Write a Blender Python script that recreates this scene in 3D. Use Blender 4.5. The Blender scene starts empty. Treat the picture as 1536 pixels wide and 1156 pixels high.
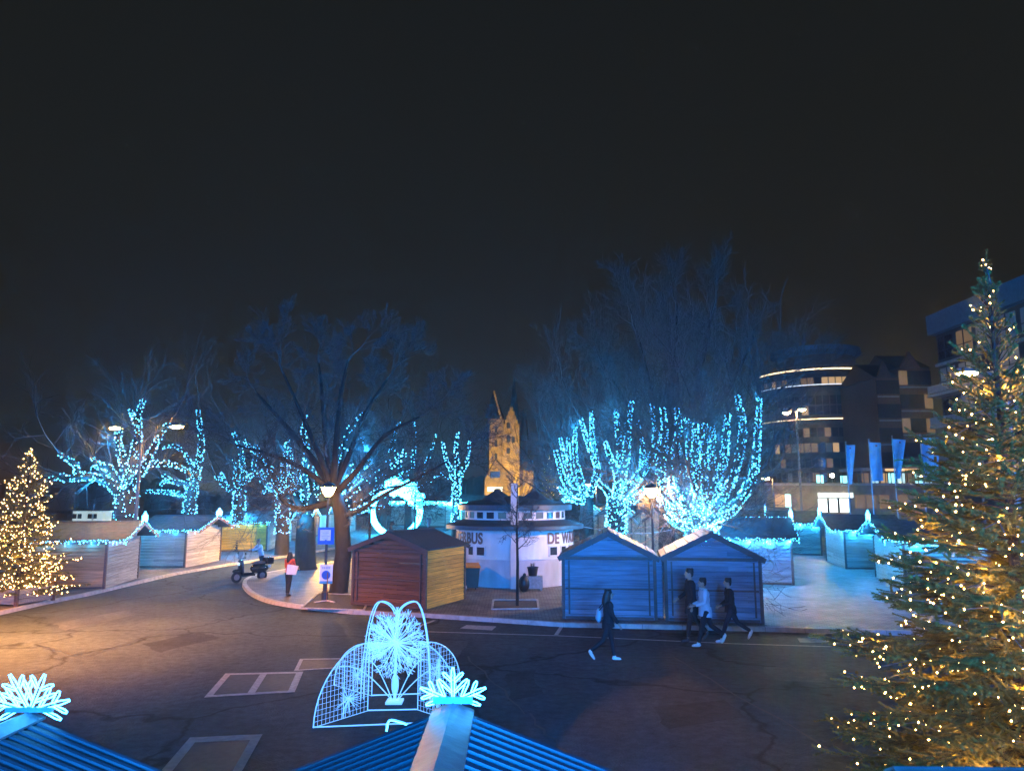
HAZE = 0.0010
import bpy, math, random
import numpy as np
from mathutils import Vector, Matrix
R = math.radians
random.seed(7); rng = np.random.default_rng(7)
scene = bpy.context.scene
COL = scene.collection
CAM_H, TH, F = 3.8, R(8.5), 1100.0
CT, ST = math.cos(TH), math.sin(TH)

def ray(px, py):
    u = (px-768)/F; v = (578-py)/F
    return u, CT-ST*v, ST+CT*v
def G(px, py, z=0.0):                      # where a sight line meets the level z
    x, y, dz = ray(px, py); t = (z-CAM_H)/dz
    return Vector((x*t, y*t, z))
def D(px, py, Y):                          # where a sight line is Y metres away
    x, y, dz = ray(px, py); t = Y/y
    return Vector((x*t, Y, CAM_H+dz*t))

# ---------------------------------------------------------------- materials
def newmat(name):
    m = bpy.data.materials.new(name); m.use_nodes = True
    nt = m.node_tree; b = nt.nodes['Principled BSDF']
    return m, nt, b
def pm(name, c, rough=.7, metal=0.0, scale=6.0, amt=.35, bump=.0, stretch=(1,1,1), island=0.0, detail=6, spec=.5):
    m, nt, b = newmat(name); N = nt.nodes.new; L = nt.links.new
    tc = N('ShaderNodeTexCoord'); mp = N('ShaderNodeMapping'); mp.inputs['Scale'].default_value = stretch
    L(tc.outputs['Object'], mp.inputs['Vector'])
    nz = N('ShaderNodeTexNoise'); nz.inputs['Scale'].default_value = scale; nz.inputs['Detail'].default_value = detail
    L(mp.outputs[0], nz.inputs['Vector'])
    mr = N('ShaderNodeMapRange'); mr.inputs[1].default_value = .25; mr.inputs[2].default_value = .75
    mr.inputs[3].default_value = 1-amt; mr.inputs[4].default_value = 1+amt
    L(nz.outputs['Fac'], mr.inputs[0])
    val = mr.outputs[0]
    if island:
        g = N('ShaderNodeNewGeometry'); m2 = N('ShaderNodeMapRange')
        m2.inputs[3].default_value = 1-island; m2.inputs[4].default_value = 1+island
        L(g.outputs['Random Per Island'], m2.inputs[0])
        mu = N('ShaderNodeMath'); mu.operation = 'MULTIPLY'; L(val, mu.inputs[0]); L(m2.outputs[0], mu.inputs[1]); val = mu.outputs[0]
    vm = N('ShaderNodeVectorMath'); vm.operation = 'SCALE'; vm.inputs[0].default_value = c[:3]
    L(val, vm.inputs['Scale']); L(vm.outputs[0], b.inputs['Base Color'])
    b.inputs['Roughness'].default_value = rough; b.inputs['Metallic'].default_value = metal
    b.inputs['Specular IOR Level'].default_value = spec
    if bump:
        bp = N('ShaderNodeBump'); bp.inputs['Strength'].default_value = bump; bp.inputs['Distance'].default_value = .02
        L(nz.outputs['Fac'], bp.inputs['Height']); L(bp.outputs[0], b.inputs['Normal'])
    return m
def em(name, c, s, base=(.8,.8,.8)):
    m, nt, b = newmat(name)
    b.inputs['Base Color'].default_value = (*base, 1)
    b.inputs['Emission Color'].default_value = (*c, 1); b.inputs['Emission Strength'].default_value = s
    if 'led' in name: m.cycles.emission_sampling = 'NONE'
    elif s > 4: m.cycles.emission_sampling = 'FRONT'
    return m
def wood(name, c, along='x'):
    st = {'x': (.35, 8, 8), 'y': (8, .35, 8), 'z': (8, 8, .35)}[along]
    return pm(name, c, .72, scale=3.2, amt=.4, bump=.25, stretch=st, island=.22, spec=.3)

M = {}
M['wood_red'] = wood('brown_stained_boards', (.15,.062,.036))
M['wood_red_lit'] = wood('brown_stained_boards_lamplit', (.62,.30,.04), 'y')  # same brown boards, with yellow lamplight on the side wall put into the colour
M['wood_yel'] = wood('honey_boards', (.64,.31,.045))
M['wood_grey'] = wood('weathered_boards', (.27,.23,.19))
M['wood_grey_lit'] = wood('weathered_boards_lit', (.36,.33,.29), 'y')  # paler copy of the boards: light on the gables put into the colour
M['wood_pale'] = wood('pale_boards', (.42,.36,.28))
M['wood_or'] = wood('orange_boards', (.40,.22,.11))
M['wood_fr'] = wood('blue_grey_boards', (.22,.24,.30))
M['wood_v'] = wood('upright_boards', (.40,.30,.20), 'z')
M['trim'] = pm('dark_trim', (.10,.055,.045), .6, scale=9, amt=.3, stretch=(1,1,4))
M['felt'] = pm('roof_felt', (.05,.052,.06), .8, scale=14, amt=.3, bump=.3)
M['felt_l'] = pm('roof_felt_grey', (.075,.072,.072), .75, scale=5, amt=.45, bump=.3, stretch=(1,1,1))
M['felt_p'] = pm('roof_felt_plum', (.09,.045,.06), .75, scale=9, amt=.3, bump=.3)
M['planks'] = pm('roof_planks', (.13,.10,.075), .6, scale=3, amt=.45, bump=.2, stretch=(8,.4,8), island=.35)
M['sheet'] = pm('corrugated_sheet', (.030,.040,.052), .48, .1, scale=5, amt=.25)
M['cap'] = pm('ridge_cap_metal', (.13,.15,.165), .36, .4, scale=7, amt=.3, bump=.35)
M['pole'] = pm('painted_pole', (.16,.16,.17), .45, .2, scale=20, amt=.2)
M['pole_d'] = pm('dark_pole', (.03,.035,.04), .5, .1, scale=20, amt=.2)
M['galv'] = pm('galvanised', (.42,.43,.45), .4, .5, scale=20, amt=.15)
M['bark'] = pm('bark', (.022,.017,.013), .9, scale=7, amt=.5, bump=.8, stretch=(1,1,.4))
M['twig'] = pm('twigs', (.085,.075,.07), .9, scale=3, amt=.3)
M['needle'] = pm('needles', (.135,.115,.026), .65, scale=2.5, amt=.5, spec=.3)
M['wire'] = pm('cable', (.05,.06,.06), .6)
M['led'] = em('blue_white_led', (.075,.50,1.0), 13.0)
M['led_b'] = em('blue_led_deep', (.05,.40,1.0), 13.0)
M['ledg'] = em('blue_white_garland_led', (.08,.52,1.0), 12.0)
M['warm'] = em('warm_led', (1.0,.52,.13), 40.0)
M['warm_s'] = em('warm_led_big', (1.0,.55,.17), 22.0)
M['rope'] = em('rope_light', (.06,.47,1.0), 11.0)
M['ropef'] = em('rope_light_soft', (.15,.42,1.0), 1.3)
M['arch'] = em('arch_light', (.03,.5,1.0), 50.0)
M['lampw'] = em('lamp_glass_warm', (1.0,.66,.33), 22.0)
M['lamp_wh'] = em('lamp_glass_white', (1.0,.80,.58), 22.0)
M['sodium'] = em('sodium_glass', (1.0,.52,.16), 40.0)
M['stone'] = pm('castle_stone', (.30,.23,.12), .85, scale=.9, amt=.5, bump=.5)
M['slate'] = pm('slate', (.010,.010,.012), .6, scale=8, amt=.3)
M['dark'] = pm('dark_void', (.012,.012,.014), .4)
M['glass'] = pm('window_glass', (.03,.04,.05), .12, spec=.8)
M['white'] = pm('white_render', (.74,.70,.68), .75, scale=2.2, amt=.16, stretch=(1,1,.35))
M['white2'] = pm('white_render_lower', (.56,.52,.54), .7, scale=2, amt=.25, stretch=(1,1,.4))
M['kroof'] = pm('kiosk_roof', (.03,.035,.04), .6, scale=6, amt=.4)
M['kfas'] = pm('kiosk_fascia', (.035,.08,.11), .45, scale=6, amt=.15)
M['letter'] = pm('letter_brown', (.17,.085,.06), .5, scale=6, amt=.1)
M['concrete'] = pm('concrete', (.33,.32,.31), .85, scale=9, amt=.25, bump=.25)
M['paint'] = pm('road_paint', (.36,.37,.38), .7, scale=12, amt=.35)
M['kerb'] = pm('kerb_stone', (.40,.38,.35), .8, scale=5, amt=.3, bump=.2)
M['soil'] = pm('soil', (.06,.045,.035), .95, scale=12, amt=.5, bump=.6)

def ground_mat(name, c1, c2, scale, rough, speck=0.0, brick=None, bump=.2, big=.08):
    m, nt, b = newmat(name); N = nt.nodes.new; L = nt.links.new
    tc = N('ShaderNodeTexCoord')
    n1 = N('ShaderNodeTexNoise'); n1.inputs['Scale'].default_value = big; n1.inputs['Detail'].default_value = 8; n1.inputs['Roughness'].default_value = .65
    L(tc.outputs['Object'], n1.inputs['Vector'])
    n2 = N('ShaderNodeTexNoise'); n2.inputs['Scale'].default_value = scale; n2.inputs['Detail'].default_value = 9; n2.inputs['Roughness'].default_value = .75
    L(tc.outputs['Object'], n2.inputs['Vector'])
    cr = N('ShaderNodeValToRGB'); cr.color_ramp.elements[0].position = .35; cr.color_ramp.elements[1].position = .68
    cr.color_ramp.elements[0].color = (*c1,1); cr.color_ramp.elements[1].color = (*c2,1)
    L(n1.outputs['Fac'], cr.inputs['Fac'])
    mr = N('ShaderNodeMapRange'); mr.inputs[1].default_value = .3; mr.inputs[2].default_value = .7; mr.inputs[3].default_value = .5; mr.inputs[4].default_value = 1.6
    L(n2.outputs['Fac'], mr.inputs[0])
    mx = N('ShaderNodeVectorMath'); mx.operation = 'SCALE'
    L(cr.outputs[0], mx.inputs[0]); L(mr.outputs[0], mx.inputs['Scale'])
    out = mx.outputs[0]
    h = n2.outputs['Fac']
    if brick:
        bt = N('ShaderNodeTexBrick'); bt.inputs['Scale'].default_value = brick
        bt.inputs['Mortar Size'].default_value = .03; bt.inputs['Color1'].default_value = (1.1,1.1,1.1,1); bt.inputs['Color2'].default_value = (.72,.72,.74,1)
        bt.inputs['Mortar'].default_value = (.35,.35,.36,1)
        L(tc.outputs['Object'], bt.inputs['Vector'])
        m2 = N('ShaderNodeVectorMath'); m2.operation = 'MULTIPLY'; L(out, m2.inputs[0]); L(bt.outputs['Color'], m2.inputs[1]); out = m2.outputs[0]
    if speck:      # cracks and tar seams
        vo = N('ShaderNodeTexVoronoi'); vo.feature = 'DISTANCE_TO_EDGE'; vo.inputs['Scale'].default_value = .17
        n3 = N('ShaderNodeTexNoise'); n3.inputs['Scale'].default_value = .8; n3.inputs['Detail'].default_value = 5
        L(tc.outputs['Object'], n3.inputs['Vector'])
        va = N('ShaderNodeVectorMath'); va.operation = 'MULTIPLY_ADD'; va.inputs[1].default_value = (1.6,1.6,1.6)
        L(n3.outputs['Color'], va.inputs[0]); L(tc.outputs['Object'], va.inputs[2]); L(va.outputs[0], vo.inputs['Vector'])
        m3 = N('ShaderNodeMapRange'); m3.inputs[1].default_value = .002; m3.inputs[2].default_value = .014; m3.inputs[3].default_value = .3; m3.inputs[4].default_value = 1
        L(vo.outputs['Distance'], m3.inputs[0])
        m4 = N('ShaderNodeVectorMath'); m4.operation = 'SCALE'; L(out, m4.inputs[0]); L(m3.outputs[0], m4.inputs['Scale']); out = m4.outputs[0]
    L(out, b.inputs['Base Color'])
    n5 = N('ShaderNodeTexNoise'); n5.inputs['Scale'].default_value = 28; n5.inputs['Detail'].default_value = 2
    L(tc.outputs['Object'], n5.inputs['Vector'])
    bp = N('ShaderNodeBump'); bp.inputs['Strength'].default_value = bump; bp.inputs['Distance'].default_value = .03
    L(n5.outputs['Fac'], bp.inputs['Height']); L(bp.outputs[0], b.inputs['Normal'])
    b.inputs['Roughness'].default_value = rough; b.inputs['Specular IOR Level'].default_value = .2
    return m
M['asphalt'] = ground_mat('asphalt', (.026,.038,.046), (.064,.090,.106), 5.0, .8, speck=1, bump=.8, big=.16)
M['paving'] = ground_mat('paving', (.15,.135,.125), (.26,.235,.21), 1.2, .6, brick=2.2, bump=.35)
M['water'] = pm('river', (.008,.012,.015), .12, scale=1.5, amt=.2, bump=.3)

# ---------------------------------------------------------------- mesh builder
class MB:
    def __init__(s): s.v = []; s.f = []; s.m = []
    def add(s, vs, fs, m=0):
        o = len(s.v); s.v += [tuple(p) for p in vs]
        s.f += [tuple(i+o for i in f) for f in fs]; s.m += [m]*len(fs)
    def hexa(s, p, m=0):
        s.add(p, [(0,3,2,1),(4,5,6,7),(0,1,5,4),(1,2,6,5),(2,3,7,6),(3,0,4,7)], m)
    def box(s, c, d, rz=0, m=0):
        cx, cy, cz = c; hx, hy, hz = d[0]/2, d[1]/2, d[2]/2; ca, sa = math.cos(rz), math.sin(rz)
        s.hexa([(cx+x*hx*ca-y*hy*sa, cy+x*hx*sa+y*hy*ca, cz+z*hz) for z in (-1,1) for x, y in ((-1,-1),(1,-1),(1,1),(-1,1))], m)
    def beam(s, p, q, w, h, m=0, up=(0,0,1)):
        p, q = Vector(p), Vector(q); d = (q-p).normalized(); u = Vector(up)
        sd = d.cross(u)
        if sd.length < 1e-4: sd = d.cross(Vector((0,1,0)))
        sd.normalize(); n = sd.cross(d); a, b = sd*w/2, n*h/2
        s.hexa([p-a-b, p+a-b, p+a+b, p-a+b, q-a-b, q+a-b, q+a+b, q-a+b], m)
    def tube(s, pts, rad, n=6, m=0, closed=False):
        pts = [Vector(p) for p in pts]; k = len(pts)
        if not hasattr(rad, '__len__'): rad = [rad]*k
        ref = None; rings = []
        for i, p in enumerate(pts):
            a = pts[i-1] if (i > 0 or closed) else p
            b = pts[(i+1) % k] if (i < k-1 or closed) else p
            t = (b-a); t = t.normalized() if t.length > 1e-9 else Vector((0,0,1))
            if ref is None:
                ref = t.orthogonal().normalized()
            ref = ref - t*ref.dot(t)
            ref = ref.normalized() if ref.length > 1e-6 else t.orthogonal().normalized()
            bi = t.cross(ref)
            rings.append([p + (ref*math.cos(2*math.pi*j/n)+bi*math.sin(2*math.pi*j/n))*rad[i] for j in range(n)])
        vs = [p for r in rings for p in r]; fs = []
        for i in range(k if closed else k-1):
            i2 = (i+1) % k
            for j in range(n):
                fs.append((i*n+j, i*n+(j+1)%n, i2*n+(j+1)%n, i2*n+j))
        if not closed:
            fs.append(tuple(range(n-1,-1,-1))); fs.append(tuple((k-1)*n+j for j in range(n)))
        s.add(vs, fs, m)
    def lathe(s, prof, n=24, c=(0,0,0), m=0, a0=0, a1=2*math.pi):
        full = abs(a1-a0-2*math.pi) < 1e-6; k = n if full else n+1
        vs = [(c[0]+r*math.cos(a0+(a1-a0)*j/n), c[1]+r*math.sin(a0+(a1-a0)*j/n), c[2]+z) for r, z in prof for j in range(k)]
        fs = []
        for i in range(len(prof)-1):
            for j in range(n):
                j2 = (j+1) % k
                fs.append((i*k+j, i*k+j2, (i+1)*k+j2, (i+1)*k+j))
        s.add(vs, fs, m)
    def ell(s, c, r, nu=12, nv=8, m=0, rot=None):
        vs = []
        for i in range(nv+1):
            th = math.pi*i/nv
            for j in range(nu):
                ph = 2*math.pi*j/nu
                p = Vector((r[0]*math.sin(th)*math.cos(ph), r[1]*math.sin(th)*math.sin(ph), r[2]*math.cos(th)))
                if rot: p = rot @ p
                vs.append(p+Vector(c))
        fs = [(i*nu+j, i*nu+(j+1)%nu, (i+1)*nu+(j+1)%nu, (i+1)*nu+j) for i in range(nv) for j in range(nu)]
        s.add(vs, fs, m)
    def prism(s, poly, ext, m=0):
        n = len(poly); e = Vector(ext); a = [Vector(p) for p in poly]
        s.add(a+[p+e for p in a], [tuple(range(n-1,-1,-1)), tuple(range(n,2*n))]+[(i,(i+1)%n,(i+1)%n+n,i+n) for i in range(n)], m)
    def build(s, name, mats, parent=None, smooth=False, origin=None, rz=0.0):
        me = bpy.data.meshes.new(name)
        v = s.v
        if origin is not None: v = [(p[0]-origin[0], p[1]-origin[1], p[2]-origin[2]) for p in v]
        me.from_pydata(v, [], s.f)
        if not isinstance(mats, (list, tuple)): mats = [mats]
        for m in mats: me.materials.append(m)
        if len(mats) > 1: me.polygons.foreach_set('material_index', s.m)
        if smooth: me.polygons.foreach_set('use_smooth', [True]*len(me.polygons))
        me.update()
        o = bpy.data.objects.new(name, me); COL.objects.link(o)
        if parent: o.parent = parent
        elif origin is not None: o.location = origin
        if rz: o.rotation_euler.z = rz
        return o

def npmesh(name, V, Fc, mat, parent=None, origin=None):      # fast mesh from arrays, all faces the same size
    V = np.asarray(V, dtype=np.float32).reshape(-1,3)
    if origin is not None: V = V-np.array(origin, dtype=np.float32)
    Fc = np.asarray(Fc, dtype=np.int32); k = Fc.shape[1]
    me = bpy.data.meshes.new(name)
    me.vertices.add(len(V)); me.vertices.foreach_set('co', V.ravel())
    me.loops.add(Fc.size); me.loops.foreach_set('vertex_index', Fc.ravel())
    me.polygons.add(len(Fc)); me.polygons.foreach_set('loop_start', np.arange(0, Fc.size, k, dtype=np.int32))
    me.materials.append(mat); me.update(calc_edges=True); me.validate()
    o = bpy.data.objects.new(name, me); COL.objects.link(o)
    if parent: o.parent = parent
    elif origin is not None: o.location = origin
    return o
OV = np.array([(1,0,0),(-1,0,0),(0,1,0),(0,-1,0),(0,0,1),(0,0,-1)], dtype=np.float32)
OF = np.array([(0,2,4),(2,1,4),(1,3,4),(3,0,4),(2,0,5),(1,2,5),(3,1,5),(0,3,5)])
def bulbs(name, C, r, mat, parent=None, origin=None):
    C = np.asarray(C, dtype=np.float32).reshape(-1,3); n = len(C)
    rr = np.full((n,1,1), 1.0) * (np.asarray(r).reshape(-1,1,1) if hasattr(r,'__len__') else r)
    V = (C[:,None,:]+OV[None]*rr).reshape(-1,3)
    Fc = (np.arange(n)[:,None,None]*6+OF[None]).reshape(-1,3)
    return npmesh(name, V, Fc, mat, parent, origin)
def segmesh(name, segs, mat, parent=None, origin=None, n=3):  # thin tapered prisms
    S = np.asarray(segs, dtype=np.float32); P, Q, ra, rb = S[:,0:3], S[:,3:6], S[:,6], S[:,7]
    d = Q-P; d /= np.linalg.norm(d, axis=1, keepdims=True)+1e-9
    h = np.where(np.abs(d[:,2:3]) < .9, np.array([[0,0,1]]), np.array([[1,0,0]]))
    a = np.cross(d, h); a /= np.linalg.norm(a, axis=1, keepdims=True)+1e-9; b = np.cross(d, a)
    k = len(S); V = np.zeros((k, 2*n, 3), dtype=np.float32)
    for j in range(n):
        c, s = math.cos(2*math.pi*j/n), math.sin(2*math.pi*j/n)
        V[:,j] = P+(a*c+b*s)*ra[:,None]; V[:,n+j] = Q+(a*c+b*s)*rb[:,None]
    f = np.array([(j,(j+1)%n,n+(j+1)%n,n+j) for j in range(n)])
    Fc = (np.arange(k)[:,None,None]*2*n+f[None]).reshape(-1,4)
    return npmesh(name, V.reshape(-1,3), Fc, mat, parent, origin)

def tag(o, label=None, cat=None, group=None, kind=None):
    if label: o['label'] = label
    if cat: o['category'] = cat
    if group: o['group'] = group
    if kind: o['kind'] = kind
    return o
def thing(name, label, cat, loc=(0,0,0), rz=0.0, group=None):
    o = bpy.data.objects.new(name, None); COL.objects.link(o)
    o.empty_display_size = .3; o.location = loc; o.rotation_euler.z = rz
    return tag(o, label, cat, group)
BLUE, DEEP, WARM = (.02,.36,1.0), (.001,.24,1.0), (1.0,.50,.10)
def light_string(label, C, r, mat, base, group, link=.6):
    t = thing('light_string', label, 'light string', base, group=group)
    C = np.asarray(C, dtype=np.float32); W = [(*a, *b, .006, .006) for a, b in zip(C[:-1], C[1:]) if .02 < np.linalg.norm(a-b) < link]
    if W: segmesh('cable', W, M['wire'], t, base)
    tag(bulbs('bulbs', C, r, M[mat], t, base), kind='stuff')
    return t
def lamp(name, loc, power, color, size=.12, parent=None, kind='POINT', rot=None, spot=None):
    l = bpy.data.lights.new(name, kind); l.energy = power; l.color = color
    if kind in ('POINT','SPOT'): l.shadow_soft_size = size
    if kind == 'SPOT': l.spot_size = spot; l.spot_blend = .6
    o = bpy.data.objects.new(name, l); COL.objects.link(o); o.location = loc
    if rot: o.rotation_euler = rot
    if parent: o.parent = parent
    return o
# ---------------------------------------------------------------- setting: ground, river, pavements, paint
def sheet(name, pts, z, mat, kind='structure'):
    mb = MB(); mb.add([(p[0],p[1],z) for p in pts], [tuple(range(len(pts)))])
    return tag(mb.build(name, mat), kind=kind)
sheet('road', [(-60,-40),(300,-40),(300,420),(-14,420),(-24,150),(-30,62)], 0, M['asphalt'])
sheet('river', [(-420,-60),(-10,-60),(-10,440),(-420,440)], -3.2, M['water'])
mb = MB()
for a, b in (((-60,-40),(-30,62)), ((-30,62),(-24,150)), ((-24,150),(-14,420))):
    mb.prism([(a[0],a[1],-3.4),(b[0],b[1],-3.4),(b[0],b[1],-.01),(a[0],a[1],-.01)], (.6,0,0))
tag(mb.build('quay_wall', M['concrete']), 'long concrete quay wall along the dark river', 'quay wall', kind='structure')

def slab(name, pts, z=.12, mat=None):
    mb = MB(); n = len(pts)
    mb.add([(p[0],p[1],z) for p in pts]+[(p[0],p[1],.0) for p in pts], [tuple(range(n))]+[(i,i+n,(i+1)%n+n,(i+1)%n) for i in range(n)])
    return tag(mb.build(name, mat or M['paving']), kind='structure')
def kerb(name, pts, inward):
    mb = MB()
    for i in range(len(pts)-1):
        a, b = Vector((*pts[i][:2],0)), Vector((*pts[i+1][:2],0)); d = (b-a); L = d.length; d.normalize()
        nrm = Vector((-d.y, d.x, 0))*inward; k = max(1, int(L/1.0))
        for j in range(k):
            p = a+d*(L*j/k+.006); q = a+d*(L*(j+1)/k-.006)
            mb.hexa([p-nrm*.02, p+nrm*.16, q+nrm*.16, q-nrm*.02]+[v+Vector((0,0,.124)) for v in (p+nrm*.0, p+nrm*.16, q+nrm*.16, q+nrm*.0)])
    return tag(mb.build(name, M['kerb']), kind='structure')
def curve(pts, n=6):      # rounded line through ground points
    out = []
    P = [pts[0]]+list(pts)+[pts[-1]]
    for i in range(1, len(P)-2):
        for j in range(n):
            t = j/n; p0,p1,p2,p3 = P[i-1],P[i],P[i+1],P[i+2]
            out.append(0.5*((2*p1)+(p2-p0)*t+(2*p0-5*p1+4*p2-p3)*t*t+(3*p1-p0-3*p2+p3)*t**3))
    return out+[P[-1]]
lk = [Vector((-40,6,0))]+[G(*p) for p in ((-60,938),(0,922),(70,906),(130,894),(205,876),(265,862),(340,849),(400,840),(455,832),(530,818),(585,806))]
sheet_l = lk+[Vector((-14,140,0)),Vector((-24.4,140,0)),Vector((-30.3,62,0)),Vector((-47,6,0))]
slab('left_pavement', sheet_l); kerb('left_kerb', lk, 1)
ik = [G(*p) for p in ((620,822),(560,834),(520,842),(425,857),(380,866),(364,876),(372,890),(395,902),(430,910),(480,916),(530,921),(640,926),(845,940),(1148,947),(1330,952),(1620,964))]
tip = curve(ik[3:11], 4)
ik2 = ik[:3]+tip+ik[11:]
slab('plaza', ik2+[Vector((60,24,0)),Vector((70,135,0)),Vector((-6,135,0))]); kerb('plaza_kerb', ik2, 1)

mb = MB()                                   # painted lines and cover frames on the asphalt
def strip(a, b, w, z=.004):
    a, b = Vector((*a[:2],z)), Vector((*b[:2],z)); d = (b-a).normalized(); n = Vector((-d.y,d.x,0))*w/2
    mb.add([a-n, b-n, b+n, a+n], [(0,1,2,3)])
ln = [G(*p) for p in ((640,947),(835,953),(1100,965),(1330,972),(1600,984))]
for a, b in zip(ln[:-1], ln[1:]): strip(a, b, .09)
strip(G(834,952), G(842,940), .11); strip(G(628,939), G(652,930), .1)
for q in (((690,942),(700,937),(745,939),(738,945)), ((1200,963),(1196,957),(1254,957),(1262,964))):
    mb.add([G(*p)+Vector((0,0,.004)) for p in q], [(0,1,2,3)])
tag(mb.build('road_markings', M['paint']), kind='structure')
M['patch'] = ground_mat('asphalt_patch', (.020,.028,.034), (.042,.054,.062), 6.0, .8, bump=.8, big=.5)
M['patch2'] = ground_mat('asphalt_patch_pale', (.040,.054,.062), (.082,.102,.114), 6.0, .75, bump=.8, big=.5)
def wob(px, n=5, w=.06):
    P = [G(*p) for p in px]; out = []
    for i in range(len(P)):
        a, b = P[i], P[(i+1)%len(P)]
        for j in range(n): q = a.lerp(b, j/n); out.append(q+Vector((random.uniform(-w,w), random.uniform(-w,w), 0)))
    return out
for px, m in ((((215,965),(300,948),(330,956),(240,978)),'patch'), (((760,1010),(800,1004),(812,1040),(765,1052)),'patch'), (((80,935),(190,915),(205,922),(95,945)),'patch2'), (((980,1060),(1090,1048),(1120,1075),(1000,1092)),'patch'), (((560,950),(700,962),(690,985),(556,970)),'patch2'), (((1150,1000),(1240,1004),(1236,1024),(1140,1018)),'patch2')):
    sheet('road_patch', wob(px), .003, M[m])
mb2 = MB()
for a, b in (((130,985),(285,935)), ((285,935),(430,925)), ((700,985),(790,1070)), ((790,1070),(870,1150)), ((1010,985),(1240,1120)), ((60,970),(130,985)), ((880,985),(1010,985))):
    P = [G(*a).lerp(G(*b), i/9)+Vector((random.uniform(-.06,.06), random.uniform(-.06,.06), 0)) for i in range(10)]
    for p, q in zip(P[:-1], P[1:]):
        d = (q-p).normalized(); n = Vector((-d.y,d.x,0))*random.uniform(.012,.03); z = Vector((0,0,.0055)); mb2.add([p-n+z, q-n+z, q+n+z, p+n+z], [(0,1,2,3)])
tag(mb2.build('road_seam', pm('tar', (.014,.014,.015), .55)), kind='structure')
def cover(quad, w, mid, label, lidmat):
    P = [G(*p) for p in quad]; c = sum(P, Vector())/4
    t = thing('manhole_cover', label, 'manhole cover', c)
    f = MB()
    for i in range(4):
        a, b = P[i], P[(i+1)%4]; ia, ib = a+(c-a).normalized()*w, b+(c-b).normalized()*w
        f.add([v+Vector((0,0,.008)) for v in (a,b,ib,ia)], [(0,1,2,3)])
    if mid:
        a, b = (P[0]+P[1])/2, (P[2]+P[3])/2; d = (P[1]-P[0]).normalized()*w*.35; k = (b-a).normalized()*w*.8
        f.add([v+Vector((0,0,.008)) for v in (a+k-d,a+k+d,b-k+d,b-k-d)], [(0,1,2,3)])
    f.build('frame', M['paint'] if mid or w < .2 else M['concrete'], t, origin=c)
    l = MB(); l.add([v+(c-v).normalized()*w*.5+Vector((0,0,.004)) for v in P], [(0,1,2,3)]); l.build('lid', lidmat, t, origin=c)
M['lid'] = pm('cover_lid', (.05,.05,.052), .7, scale=8, amt=.4, bump=.4)
M['lid2'] = pm('cover_lid_brown', (.07,.05,.045), .7, scale=8, amt=.4, bump=.4)
cover(((306,1046),(442,1038),(455,1007),(338,1010)), .2, True, 'double cover with pale worn concrete frame in the road left of the snowflake sculpture', M['lid'])
cover(((441,1006),(508,1002),(516,987),(450,988)), .13, False, 'small cover with narrow pale frame just behind the big double cover', M['lid2'])
cover(((225,1175),(350,1180),(394,1101),(285,1106)), .3, False, 'brown cover with wide grey frame between the two snowflake roofs', M['lid2'])

# ---------------------------------------------------------------- stalls
def garland(label, pts, per_m=15, drop=.16, r=.022, name='light_garland', group='blue light garlands on the stalls', mat='ledg', sag=0.0, watts=150):
    C = []; W = []
    for a, b in zip(pts[:-1], pts[1:]):
        a, b = Vector(a), Vector(b); L = (b-a).length; n = max(2, int(L*per_m))
        pr = None
        for i in range(n+1):
            t = i/n; p = a.lerp(b, t); p.z -= sag*4*t*(1-t)
            if pr is not None: W.append((*pr, *p, .008, .008))
            pr = p
            if random.random() < .75: C.append(p+Vector((random.uniform(-.03,.03), random.uniform(-.03,.03), random.uniform(-.03,.03))))
            if i % 2 == 0:
                for k in range(random.randint(0, 3)):
                    C.append(p+Vector((random.uniform(-.02,.02), random.uniform(-.02,.02), -drop*(k+1)/3*random.uniform(.7,1.2))))
    o = Vector(pts[0])
    t = thing(name, label, 'light garland', o, group=group)
    segmesh('cable', W, M['wire'], t, o)
    tag(bulbs('bulbs', C, r, M[mat], t, o), kind='stuff')
    if watts:
        for a, b in zip(pts[:-1], pts[1:]):
            a, b = Vector(a), Vector(b); L = (b-a).length; k = max(1, round(L/.8))
            for i in range(k): lamp('garland_glow', a.lerp(b, (i+.5)/k)-o+Vector((0,0,-.10)), watts*L/k, BLUE, .06, t)
    return t
def flake_arms(mb, o, r, u, size, rad, angles, m=0):
    o, r, u = Vector(o), Vector(r).normalized(), Vector(u).normalized()
    for a in angles:
        d = u*math.cos(a)+r*math.sin(a); s = d.cross(r.cross(u)).normalized()
        def loop(base, dd, ln, wd):
            ss = dd.cross(r.cross(u)).normalized()
            mb.tube([base-ss*wd*.6, base+dd*ln*.75-ss*wd, base+dd*ln-ss*wd*.4, base+dd*ln+ss*wd*.4, base+dd*ln*.75+ss*wd, base+ss*wd*.6], rad, 5, m)
        b0 = o+d*size*.12
        loop(b0, d, size*.88, size*.05)
        for f, l in ((.28,.52),(.60,.34)):
            for sg in (-1, 1):
                loop(o+d*size*f+s*sg*size*.04, (d*.72+s*sg*.70).normalized(), size*l, size*.045)
def snowflake(label, o, r, u, size, rad, angles=(-1.05,0,1.05), power=0):
    t = thing('snowflake_light', label, 'snowflake light', o, group='snowflake lights on the stall ridges')
    mb = MB(); flake_arms(mb, o, r, u, size, rad, angles)
    mb.build('rope_light', M['rope'], t, origin=o)
    f = MB(); r_, u_ = Vector(r).normalized(), Vector(u).normalized()
    f.beam(Vector(o)-r_*size*.55+u_*.01, Vector(o)+r_*size*.55+u_*.01, .03, .03); f.build('bracket', M['galv'], t, origin=o)
    return t

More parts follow.
